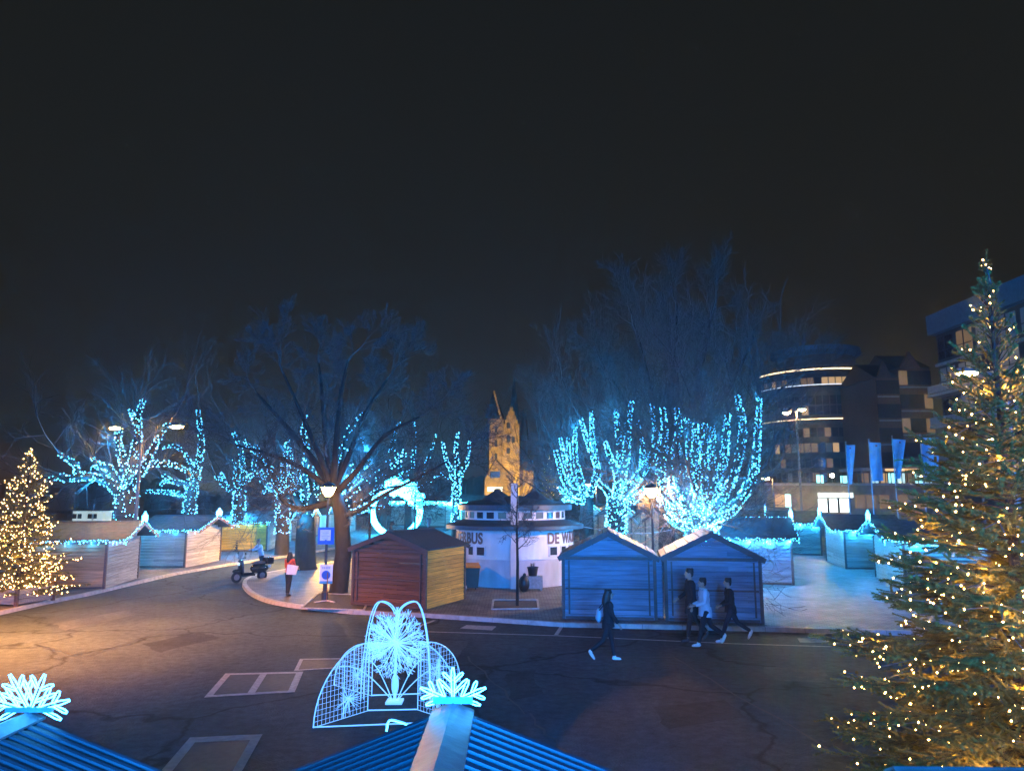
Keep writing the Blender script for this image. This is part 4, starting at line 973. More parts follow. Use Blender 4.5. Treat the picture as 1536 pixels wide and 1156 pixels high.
b = G(800,885,.12); t = thing('electrical_cabinet', 'low pale concrete bench box standing against the kiosk', 'box', b)
mb = MB(); mb.box((0,0,.32), (.72,.42,.46)); mb.build('body', M['concrete'], t)
for x in (-.3,.3):
    mb = MB(); mb.box((x,0,.045), (.07,.38,.09)); mb.build('foot', M['concrete'], t)
t = thing('plant_pot', 'black pot with bare plant on top of the pale bench box', 'plant pot', b+Vector((-.02,0,.55)))
mb = MB(); mb.lathe([(0,0),(.16,0),(.21,.30),(.23,.31),(.23,.35),(.19,.35),(.18,.29),(0,.29)], 18); mb.build('pot', M['dark'], t)
S = []; rgp = np.random.default_rng(9)
for i in range(9): grow(S, Vector((rgp.uniform(-.1,.1),rgp.uniform(-.1,.1),.29)), Vector((rgp.normal()*.5,rgp.normal()*.5,1)).normalized(), .14, .006, 1, rgp)
segmesh('plant', S, M['twig'], t)
b = G(786,887,.12); t = thing('waste_bag', 'dark rounded rubbish bag leaning by the pale bench box', 'rubbish bag', b)
mb = MB(); mb.ell((0,0,.3), (.22,.2,.32), 14, 10); mb.ell((.02,0,.62), (.07,.07,.09), 10, 6); mb.build('bag', M['dark'], t, smooth=True)
b = G(692,886,.12); t = thing('white_bag', 'crumpled white bag on the ground by the waste container', 'bag', b)
mb = MB(); mb.ell((0,0,.08), (.2,.13,.1), 9, 5); mb.ell((.12,.03,.13), (.1,.09,.1), 7, 5); mb.build('bag', pm('bag_white', (.6,.55,.5), .7), t)
def pit(label, q, fr, mat):
    P = [G(*p, .12) for p in q]; c = sum(P, Vector())/4; t = thing('tree_pit', label, 'tree pit', c)
    mb = MB(); mb.add([p+Vector((0,0,.006)) for p in P], [(0,1,2,3)]); mb.build('soil', M['soil'], t, origin=c)
    for i in range(4):
        mb = MB(); mb.beam(P[i]+Vector((0,0,fr/2)), P[(i+1)%4]+Vector((0,0,fr/2)), .07, fr); mb.build('edging', M[mat], t, origin=c)
pit('square soil pit with raised edging round the young tree by the kiosk', ((738,914),(808,913),(806,900),(740,900)), .04, 'kerb')
pit('square soil pit at the foot of the biggest leaning tree', ((452,912),(546,915),(556,893),(478,890)), .03, 'kerb')
cab = MB(); P0, P1 = D(872,789,33), D(1075,772,34); cab.tube([P0.lerp(P1, i/14)-Vector((0,0,.55*math.sin(math.pi*i/14))) for i in range(15)], .012, 5)
tag(cab.build('overhead_cable', M['galv'], origin=P0), 'thin pale cable strung from the kiosk roof to the right trees', 'cable')

# ---------------------------------------------------------------- floodlit castle
Yc = 150
def cx(px): return (px-768)/F*Yc/ (CT) * 1.0
def cpt(px, py, dy=0): return D(px, py, Yc+dy)
base = cpt(757, 745); base.z = .12
t = thing('castle', 'floodlit yellow stone castle with stepped gables and slender dark spire', 'castle', base)
def block(name, x0, x1, ytop, y0, y1, mat, parent=t, z0=0.12):
    a, b_ = cpt(x0, ytop, y0), cpt(x1, ytop, y0); mb = MB()
    mb.box(((a.x+b_.x)/2, Yc+(y0+y1)/2, (z0+a.z)/2), (b_.x-a.x, y1-y0, a.z-z0)); return mb.build(name, mat, parent, origin=base)
def steps(x0, x1, yb, yt, n, y0, th, name='stepped_gable'):
    mb = MB()
    for i in range(n):
        f = i/n; xa, xb = x0+(x1-x0)*.5*f, x1-(x1-x0)*.5*f
        a, b_ = cpt(xa, yb+(yt-yb)*f, y0), cpt(xb, yb+(yt-yb)*(f+1/n), y0)
        mb.box(((a.x+b_.x)/2, Yc+y0+th/2, (a.z+b_.z)/2), (b_.x-a.x, th, b_.z-a.z))
    return mb.build(name, M['stone'], t, origin=base)
def win(x0, x1, y0_, y1_, dy, mat='glass'):
    a, b_ = cpt(x0, y1_, dy), cpt(x1, y0_, dy); mb = MB(); mb.box(((a.x+b_.x)/2, Yc+dy-.05, (a.z+b_.z)/2), (b_.x-a.x, .12, b_.z-a.z)); return mb.build('window', M[mat], t, origin=base)
block('tower', 734, 756, 627, 2, 12, M['stone']); block('hall', 755, 779, 642, 0, 14, M['stone'])
steps(755, 779, 642, 610, 5, -.05, 1.2)
a, b_, c_ = cpt(726,628,1.5), cpt(757,628,1.5), cpt(741,588,5)
mb = MB(); mb.add([(a.x,Yc+1.5,a.z),(b_.x,Yc+1.5,a.z),(b_.x,Yc+12.5,a.z),(a.x,Yc+12.5,a.z),(c_.x-.2,Yc+5,c_.z),(c_.x+.3,Yc+9,c_.z)], [(0,1,4),(1,2,5,4),(2,3,5),(3,0,4,5),(0,3,2,1)]); mb.build('roof', M['slate'], t, origin=base)
mb = MB()
for i in range(9):
    p = cpt(741.5+9.5*i/8, 588+37*i/8, 1.6); mb.box((p.x, Yc+1.2, p.z-.1), (.38,.5,.62))
mb.build('stepped_parapet', M['stone'], t, origin=base)
p = cpt(771,560,9); q = cpt(771,645,9); mb = MB(); mb.lathe([(1.15,q.z-p.z),(.95,(q.z-p.z)*.62),(.62,(q.z-p.z)*.4),(.12,-1.2),(.03,0)], 8, (p.x-base.x, Yc+9-base.y, p.z-base.z)); mb.build('spire', M['slate'], t)
p = cpt(786,610,10); q = cpt(786,660,10); mb = MB(); mb.lathe([(1.0,q.z-p.z),(.7,(q.z-p.z)*.45),(.05,0)], 8, (p.x-base.x, Yc+10-base.y, p.z-base.z)); mb.build('pinnacle', M['slate'], t)
block('side_wing', 776, 800, 704, 3, 14, M['stone'])
a, b_ = cpt(775,705,2.8), cpt(801,705,2.8); r_ = cpt(788,690,2.8); mb = MB(); mb.prism([(a.x,Yc+2.8,a.z),(b_.x,Yc+2.8,b_.z),(r_.x,Yc+2.8,r_.z)], (0,12,0)); mb.build('roof', M['slate'], t, origin=base)
for w_ in ((760,765,634,642,0),(760,765,653,663,0),(742,746,640,649,2),(742,746,660,670,2),(768,772,656,664,0),(760,765,672,680,0),(742,746,680,688,2)): win(*w_)
hb = Vector((cpt(748,745,-24).x, Yc-24, .12))
t2 = thing('gatehouse', 'lower stone gabled house in front of the floodlit castle', 'house', hb)
a, b_, c_ = cpt(727,720,-24), cpt(771,718,-24), cpt(743,690,-24)
mb = MB(); mb.prism([(a.x,Yc-24,.12),(b_.x,Yc-24,.12),(b_.x,Yc-24,b_.z),(c_.x,Yc-24,c_.z),(a.x,Yc-24,a.z)], (0,9,0)); mb.build('wall', M['stone'], t2, origin=hb)
mb = MB()
for e in (a, b_):
    d = (e-c_)*1.06; mb.hexa([Vector((c_.x,Yc-24.3,c_.z+.05)), c_+d+Vector((0,-.3,.05)), c_+d+Vector((0,9.4,.05)), Vector((c_.x,Yc-14.7,c_.z+.05))]+[v+Vector((0,0,.3)) for v in (Vector((c_.x,Yc-24.3,c_.z+.05)), c_+d+Vector((0,-.3,.05)), c_+d+Vector((0,9.4,.05)), Vector((c_.x,Yc-14.7,c_.z+.05)))])
mb.build('roof', M['slate'], t2, origin=hb)
def win2(x0, x1, y0_, y1_, mat):
    a, b_ = cpt(x0, y1_, -24), cpt(x1, y0_, -24); mb = MB(); mb.box(((a.x+b_.x)/2, Yc-24.04, (a.z+b_.z)/2), (b_.x-a.x, .1, b_.z-a.z)); mb.build('window', mat, t2, origin=hb)
M['winpale'] = em('lit_pane_pale', (.55,.9,.95), 1.0); M['winwarm'] = em('lit_pane_warm', (1,.62,.28), .55, (.1,.08,.05)); M['winwarm2'] = em('lit_pane_warm_dim', (1,.6,.3), .16, (.1,.08,.05)); M['wincool'] = em('lit_pane_cool', (.35,.95,.95), 1.6)
M['winwhite'] = em('lit_pane_white', (.85,1,.92), 2.2)
win2(735,750,707,716, M['glass']); win2(731,754,730,737, M['winpale'])
for px, yy, pw, lab in ((756,144.5,2600,'floodlight at the foot of the castle hall'), (735,121,1500,'floodlight before the gabled gatehouse'), (792,144.5,1500,'floodlight at the castle side wing')):
    p = Vector(((px-768)/F*yy, yy-6 if yy < 130 else yy-6.5, .12)); f = thing('floodlight', lab, 'floodlight', p); mb = MB(); mb.box((0,0,.25), (.4,.15,.3), m=0); mb.build('housing', M['pole_d'], f)
    tgt = Vector((cpt(757,660).x, Yc, 9)) if yy > 125 else Vector((hb.x, Yc-24, 4)); d = tgt-p
    lamp('floodlight_beam', Vector((0,.3,.55)), pw*11, (1,.58,.08), .2, f, 'SPOT', d.to_track_quat('-Z','Y').to_euler(), R(75))

# ---------------------------------------------------------------- buildings on the right
M['wallD'] = pm('dark_facade', (.075,.062,.055), .7, scale=3, amt=.25); M['brick'] = pm('brick_facade', (.16,.085,.055), .85, scale=8, amt=.3)
M['slabc'] = pm('balcony_concrete', (.36,.33,.30), .8, scale=4, amt=.2); M['metalb'] = pm('blue_roof_metal', (.12,.22,.28), .5, .2, scale=3, amt=.2)
M['strip'] = em('warm_led_strip', (1,.70,.36), 3.0); M['strip2'] = em('cool_led_strip', (.75,.85,1), 1.6); M['curt'] = pm('curtain', (.34,.32,.29), .8, stretch=(12,12,.3), amt=.25)
Yo = 106; oc = D(1236,760,Yo); oc.z = 0; t = thing('office_block', 'round dark office block with curved lines of warm lights on its floors', 'office block', oc)
oz = lambda py: D(1236,py,Yo-7).z
Ro = 8.2
mb = MB(); mb.lathe([(Ro,0),(Ro,oz(560)),(0,oz(560))], 48); mb.build('wall', M['wallD'], t)
mb = MB(); mb.lathe([(5.4,oz(561)),(5.4,oz(527)),(0,oz(527))], 40); mb.build('penthouse', M['wallD'], t)
mb = MB(); mb.lathe([(5.2,oz(527)),(6.2,oz(521)),(6.2,oz(514)),(0,oz(514))], 40); mb.build('roof', M['metalb'], t)
mb = MB(); mb.box((7.5,3.0,oz(541)/2), (9.5,10,oz(541))); mb.build('side_wing', M['wallD'], t)
for py, mat, r_, w_ in ((557,'strip',Ro+.25,.20),(580,'strip2',Ro+.2,.10),(631,'strip',Ro+.2,.14)):
    mb = MB(); z = oz(py); mb.lathe([(Ro,z-.2),(r_,z-.2),(r_,z+.1),(Ro,z+.1)], 48, m=0); mb.build('floor_band', M['wallD'], t)
    mb = MB(); mb.lathe([(r_+.03,z-w_/2+.2),(r_+.03,z+w_/2+.2)], 48, a0=R(185), a1=R(318 if mat != 'strip2' else 345)); mb.build('light_strip', M[mat], t)
rgw = random.Random(3)
for py, lit in ((573,.75),(600,.0),(615,.05),(648,.25),(671,.55),(694,.2),(715,.3)):
    z = oz(py)
    for k in range(24):
        a0 = R(190+k*6.2); mb = MB(); mb.lathe([(Ro+.04,z-.65),(Ro+.04,z+.55)], 2, a0=a0, a1=a0+R(5.3))
        m_ = M['glass']
        if rgw.random() < lit: m_ = rgw.choice([M['winwarm'], M['winwarm2'], M['winwarm2'], M['curt']])
        mb.build('window', m_, t)
mb = MB(); z = oz(545)
for k in range(20):
    a = R(195+k*7.5); p = Vector((math.cos(a)*(Ro-.3), math.sin(a)*(Ro-.3), 0)); mb.beam(p+Vector((0,0,oz(560))), p+Vector((0,0,oz(548))), .06, .06)
mb.lathe([(Ro-.34,oz(549)),(Ro-.26,oz(549)),(Ro-.26,oz(548)),(Ro-.34,oz(548)),(Ro-.34,oz(549))], 40, a0=R(190), a1=R(345)); mb.build('railing', M['pole'], t)
# gabled brick houses
for i, (x0, x1, yg, ye, lab) in enumerate(((1314,1346,541,566,'narrow dark brick house with pointed gable next to the round office'), (1347,1394,527,552,'wider dark brick house with pointed gable beside the balconied block'))):
    Yh = 88; a, b_ = D(x0,ye,Yh), D(x1,ye,Yh); g = D((x0+x1)/2-4,yg,Yh); o = Vector(((a.x+b_.x)/2, Yh, 0)); t = thing('brick_house', lab, 'house', o, group='brick houses on the right')
    mb = MB(); mb.box((o.x,Yh+5,a.z/2), (b_.x-a.x,10,a.z)); mb.build('wall', M['brick'], t, origin=o)
    gx0 = a.x+.2; gx1 = a.x+(b_.x-a.x)*.72
    mb = MB(); mb.prism([(gx0,Yh-.05,a.z),(gx1,Yh-.05,a.z),((gx0+gx1)/2,Yh-.05,g.z)], (0,.5,0)); mb.build('gable', M['brick'], t, origin=o)
    mb = MB(); mb.prism([(a.x-.2,Yh-.1,a.z+.02),(a.x-.2,Yh+10,a.z+.02),(a.x-.2,Yh+5,g.z+.4)], (b_.x-a.x+.4,0,0)); mb.build('roof', M['slate'], t, origin=o)
    n = 3 if i == 0 else 4
    for r_ in range(6):
        zc = a.z-1.2-r_*2.9
        for k in range(n):
            xw = a.x+(b_.x-a.x)*(k+.5)/n; mb = MB(); mb.box((xw,Yh-.06,zc), (1.0,.12,1.7)); mb.build('window', M['winwarm2'] if (i == 1 and r_ > 3) or rgw.random() < .12 else M['glass'], t, origin=o)
        mb = MB(); mb.box((o.x,Yh-.08,zc-1.15), (b_.x-a.x,.16,.18)); mb.build('sill_band', M['slabc'], t, origin=o)
    if i == 1:
        mb = MB(); mb.box((o.x,Yh-.5,3.9), (b_.x-a.x+1,.8,.35)); mb.build('awning', M['strip'] if False else M['brick'], t, origin=o)
M['pane_g'] = em('curtained_pane_lit', (.55,.50,.44), .11, (.2,.19,.17))
# balconied block with its long side towards the square
bx = D(1397,600,70).x; o = Vector((bx+5,54,0)); t = thing('apartment_block', 'tall block with concrete balconies and blue metal roof edge behind the big fir', 'apartment block', o)
zt = D(1397,503,70).z; ztop = D(1397,474,70).z
mb = MB(); mb.box((bx+6,54,zt/2), (10,32,zt)); mb.build('wall', M['wallD'], t, origin=o)
mb = MB(); mb.box((bx+5.5,54,(zt+ztop)/2-.0), (10.4,32.6,ztop-zt)); mb.build('roof', M['metalb'], t, origin=o)
fl = 3.0; nf = int(zt/fl)
for f in range(nf):
    z = zt-fl*(f+1)
    if z < 2: break
    dz = 1.3 if f > 0 else .3
    mb = MB(); mb.box((bx+1-dz/2,54,z), (dz,32.2,.28)); s_ = mb.build('balcony', M['slabc'], t, origin=o)
    if f > 0:
        mb = MB(); mb.box((bx+1-dz+.06,54,z+.55), (.08,32.0,.7)); mb.build('parapet', M['slabc'], s_)
        s_.children[0].data.transform(Matrix.Translation(-o))
    k = 11
    for i in range(k):
        y = 54-16+32*(i+.5)/k; mb = MB(); mb.box((bx+.96,y,z+1.55), (.12,2.2,2.1))
        m_ = rgw.choice([M['glass'], M['pane_g'], M['pane_g'], M['curt'], M['winwarm2'] if rgw.random() < .6 else M['curt']]); w_ = mb.build('window', m_, t, origin=o)
        mb = MB(); mb.box((bx+.88-o.x,y-o.y,z+1.55), (.08,.08,2.1)); mb.box((bx+.88-o.x,y-o.y,z+1.3), (.07,2.2,.07)); mb.build('frame', M['pole_d'], w_)
# terrace with shop front
Yt = 68; a, b_ = D(1150,728,Yt), D(1420,728,Yt); o = Vector(((a.x+b_.x)/2,Yt,0)); t = thing('shop_terrace', 'long low stone terrace with a brightly lit white shop front', 'shop', o)
M['terr'] = pm('terrace_stone', (.26,.20,.15), .85, scale=1.5, amt=.25)
mb = MB(); mb.box((o.x,Yt+4,a.z/2), (b_.x-a.x,8,a.z)); mb.build('wall', M['terr'], t, origin=o)
mb = MB(); mb.box((o.x,Yt-.1,a.z+.12), (b_.x-a.x+.3,.5,.22)); mb.build('coping', M['slabc'], t, origin=o)
mb = MB()
for i in range(34): mb.box((a.x+(b_.x-a.x)*i/33,Yt+.1,a.z+.7), (.06,.06,1.0))
mb.box((o.x,Yt+.1,a.z+1.2), (b_.x-a.x,.08,.06)); mb.build('railing', M['pole_d'], t, origin=o)
def rect(x0, x1, y0_, y1_, dy, name, mat, dep=.1):
    p, q = D(x0, y1_, Yt), D(x1, y0_, Yt); mb = MB(); mb.box(((p.x+q.x)/2,Yt-dy,(p.z+q.z)/2), (q.x-p.x,dep,q.z-p.z)); return mb.build(name, M[mat], t, origin=o)
rect(1227,1276,739,746,.25,'sign_band','winwhite',.4)
for x0, x1 in ((1228,1240),(1243,1256),(1258,1273)): rect(x0,x1,748,768,.06,'shop_window','winwhite')
for x in (1241.5,1257,1274): rect(x-.8,x+.8,746,768,.12,'mullion','pole_d')
rect(1178,1185,741,760,.1,'display_panel','wincool'); rect(1163,1176,741,760,.08,'shop_window','winwarm')
for x0, x1 in ((1283,1296),(1300,1313),(1320,1333),(1345,1360),(1372,1388)): rect(x0,x1,742,762,.06,'shop_window','winwarm2')
t = thing('pavilion', 'flat roofed glass pavilion with orange lit edge on the terrace', 'pavilion', Vector((D(1345,720,76).x,76,a.z)))
po = Vector(t.location); p0_, p1_ = D(1290,722,76), D(1395,706,76); hh = p1_.z-po.z
mb = MB(); mb.box((0,2,hh/2), (p1_.x-p0_.x,4,hh)); mb.build('wall', M['brick'], t)
mb = MB(); mb.box((0,1.8,hh+.15), (p1_.x-p0_.x+.6,5,.3)); rr = mb.build('roof', M['slabc'], t); mb = MB(); mb.box((.8,-.75,hh+.08), ((p1_.x-p0_.x)*.62,.05,.22)); mb.build('light_strip', em('orange_strip', (1,.5,.1), 1.3), rr)
for k in range(8):
    mb = MB(); w0 = (p1_.x-p0_.x)/8; mb.box((-(p1_.x-p0_.x)/2+w0*(k+.5),-.03,hh*.5), (w0*.8,.08,hh*.7)); mb.build('window', M[['winwarm2','winpale','winwarm','wincool','winpale','winwarm2','wincool','winpale'][k]], t)
for px, py in ((1230,720),(1266,721)):
    p = D(px,py,Yt+2); q = thing('light_box', 'glowing cyan light box %s on the terrace railing' % ('nearer the street lamp' if px < 1250 else 'above the lit shop front'), 'light box', Vector((p.x,Yt+2,a.z)))
    mb = MB(); mb.box((0,0,p.z-a.z), (.62,.12,.95)); mb.build('panel', M['wincool'], q); mb = MB(); mb.box((0,.1,(p.z-a.z)/2), (.08,.08,p.z-a.z)); mb.build('post', M['pole_d'], q)
p = D(1248,713,Yt+3); q = thing('globe_lamp', 'white globe lamp on a pole above the shop front', 'lamp', Vector((p.x,Yt+3,a.z))); mb = MB(); mb.tube([(0,0,0),(0,0,p.z-a.z)], .04, 6); mb.build('pole', M['pole'], q); mb = MB(); mb.ell((0,0,p.z-a.z), (.22,.22,.22)); mb.build('globe', em('globe_white', (1,.9,.75), 12), q, smooth=True)

# banners
M['flag'] = pm('banner_blue', (.42,.72,.92), .6, scale=2, amt=.25); M['flagw'] = pm('banner_print', (.70,.74,.78), .6, amt=.1); M['flagr'] = pm('banner_red', (.6,.04,.04), .6, amt=.1)
for i, (xt, yt, xb, yb, w0, w1, hpx, lab) in enumerate(((1268.5,664,1277,790,11,5,58,'narrow folded blue banner, leftmost of the four flagpoles'), (1303,660,1312,795,17,17,58,'wide hanging blue banner on the second flagpole'), (1338,655,1349,792,20,5,60,'wedge shaped blue banner with white vertical print'), (1380,653,1390,800,24,18,64,'widest blue banner beside the big fir tree'))):
    Yf = 52; top, bot = D(xt,yt,Yf), D(xt+(xb-xt)*1.0,yb,Yf); s = Yf/F
    o = Vector((top.x,Yf,0)); t = thing('flagpole', lab, 'banner', o, group='blue banners on poles'); mb = MB(); mb.tube([(0,0,0),(0,0,top.z)], [.06,.035], 8); mb.ell((0,0,top.z+.05), (.06,.06,.06), 8, 6); mb.build('pole', M['galv'], t)
    mb = MB(); nx, nz = 8, 20; H = hpx*s; V = []
    wave = lambda u, f: .12*math.sin(u*5+i*1.7+f*2)*(.4+u)
    def fp(u, f, off=0): wd = (w0+(w1-w0)*f)*s*1.05; return (.05+u*wd, wave(u, f)-off, top.z-.15-f*H-.06*u*math.sin(f*3+i))
    for f in range(nz+1):
        for u in range(nx+1): V.append(fp(u/nx, f/nz))
    mb.add(V, [(r*(nx+1)+c, r*(nx+1)+c+1, (r+1)*(nx+1)+c+1, (r+1)*(nx+1)+c) for r in range(nz) for c in range(nx)]); b_ = mb.build('banner', M['flag'], t, smooth=True)
    mb = MB()
    def patch(u0, u1, f0, f1, n=3):
        for a in range(n):
            fa, fb = f0+(f1-f0)*a/n, f0+(f1-f0)*(a+1)/n
            mb.add([fp(u0,fa,.015), fp(u1,fa,.015), fp(u1,fb,.015), fp(u0,fb,.015)], [(0,1,2,3)])
    rq = random.Random(i)
    for k in range(7):
        f = .34+k*.045; patch(.36+.05*rq.random(), .58, f, f+.012, 1); patch(.36, .44, f, f+.032, 1)
    for k in range(5): patch(.72, .80, .22+k*.05, .245+k*.05, 1)
    mb.build('print', M['flagw'], b_); mb = MB(); patch(.42, .56, .06, .10, 1); mb.build('emblem', M['flagr'], b_)

# ---------------------------------------------------------------- far river bank and moored boat
mb = MB(); rb = random.Random(4); P = []
for i in range(90):
    x = -330+i*3.6; h = 9+4*math.sin(i*.31)+rb.uniform(-2,2.5); mb.ell((x,318+rb.uniform(-4,4),h*.45-3), (3.6+rb.random()*2,4,h*.55+1.5), 8, 6)
tag(mb.build('far_treeline', pm('far_trees', (.02,.025,.02), .9)), kind='stuff')
sheet('far_bank', [(-420,306),(-20,306),(-20,440),(-420,440)], -2.0, M['soil'])
for i, (px, py, wpx, mat, lab) in enumerate(((17,734,6,'winpale','small bright teal-lit building on the far bank, leftmost'), (71,737,4,'winpale','small lit building on the far bank right of the small fir'), (85,740,5,'winwarm','twin-windowed lit building on the far bank'), (97,741,2,'winwarm','faint lit hut on the far bank'))):
    p = D(px,py,300); s = 300/F; t = thing('far_building', lab, 'building', Vector((p.x,300,-2))); mb = MB(); mb.box((0,2,p.z/2+2), (wpx*s+3,4,p.z+5)); mb.build('wall', M['wallD'], t)
    for k in (-1,1):
        mb = MB(); mb.box((k*wpx*s*.26,-.05,p.z+2), (wpx*s*.4,.1,wpx*s*.35)); mb.build('window', M[mat], t)
Yb = 92; p = D(135,784,Yb); o = Vector((p.x,Yb,-3.2)); t = thing('moored_boat', 'moored boat with bright white lit cabin on the dark river at the left', 'boat', o)
dz = D(135,783,Yb).z+3.2; L2 = 2.7; mb = MB()
for (za, f0) in ((0,.8),(dz,1)): pass
mb.hexa([(-L2*.85,-1.2,-.3),(L2*.9,-1.2,-.3),(L2*.9,1.2,-.3),(-L2*.85,1.2,-.3),(-L2*1.05,-1.5,dz),(L2*1.25,-1.5,dz),(L2*1.25,1.5,dz),(-L2*1.05,1.5,dz)]); mb.build('hull', M['wallD'], t)
hc = D(135,766,Yb).z+3.2-dz; mb = MB(); mb.box((.1,.2,dz+hc/2), (3.7,2,hc)); mb.build('cabin', em('cabin_lit', (.75,1,.92), .55), t); mb = MB(); mb.box((0,.2,dz+hc+.06), (4.3,2.4,.12)); mb.build('roof', M['pole'], t)
for k in range(5):
    if k in (2,): continue
    mb = MB(); mb.box((-1.5+k*.62,-.82,dz+hc*.55), (.5,.06,hc*.42)); mb.build('window', M['glass'], t)
mb = MB(); mb.tube([(1.0,-1.3,dz-.6),(1.0,-1.3,dz+hc*.75)], .09, 6); mb.build('mooring_pole', M['swhite'], t)
mb = MB(); mb.tube([(.2,.2,dz+hc),(.2,.2,dz+hc+.9)], .05, 6); mb.build('mast', M['swhite'], t)
# ---------------------------------------------------------------- people
M['skin'] = pm('skin', (.46,.28,.20), .55, amt=.06, scale=3); M['black'] = pm('black_cloth', (.012,.012,.015), .85, amt=.3, scale=10); M['dkblue'] = pm('dark_trousers', (.018,.02,.03), .85, amt=.3, scale=10)
M['shoe'] = pm('white_shoe', (.75,.75,.75), .55, amt=.08); M['shoed'] = pm('dark_shoe', (.02,.02,.022), .5); M['hair'] = pm('dark_hair', (.012,.009,.008), .55, stretch=(6,6,1), amt=.4); M['hairg'] = pm('fair_hair', (.25,.19,.13), .6)
M['jblue'] = pm('pale_blue_jacket', (.50,.58,.66), .8, amt=.15, scale=7); M['jred'] = pm('red_jacket', (.55,.07,.03), .75, amt=.15); M['jwhite'] = pm('white_jacket', (.70,.66,.62), .8, amt=.1); M['jdred'] = pm('dark_red_coat', (.12,.02,.03), .8, amt=.15); M['eye'] = pm('eye_dark', (.01,.01,.01), .2); M['lip'] = pm('lips', (.30,.11,.09), .5)
def remeshed(name, mb, mat, parent, vox, smooth=4):
    me = bpy.data.meshes.new('raw'); me.from_pydata(mb.v, [], mb.f); o = bpy.data.objects.new('raw', me); COL.objects.link(o)
    m = o.modifiers.new('r', 'REMESH'); m.mode = 'VOXEL'; m.voxel_size = vox; s = o.modifiers.new('s', 'SMOOTH'); s.factor = .5; s.iterations = smooth
    dg = bpy.context.evaluated_depsgraph_get(); dg.update(); n = bpy.data.meshes.new_from_object(o.evaluated_get(dg)); bpy.data.objects.remove(o); n.name = name
    n.materials.clear(); n.materials.append(mat); n.polygons.foreach_set('use_smooth', [True]*len(n.polygons))
    r = bpy.data.objects.new(name, n); COL.objects.link(r); r.parent = parent; return r
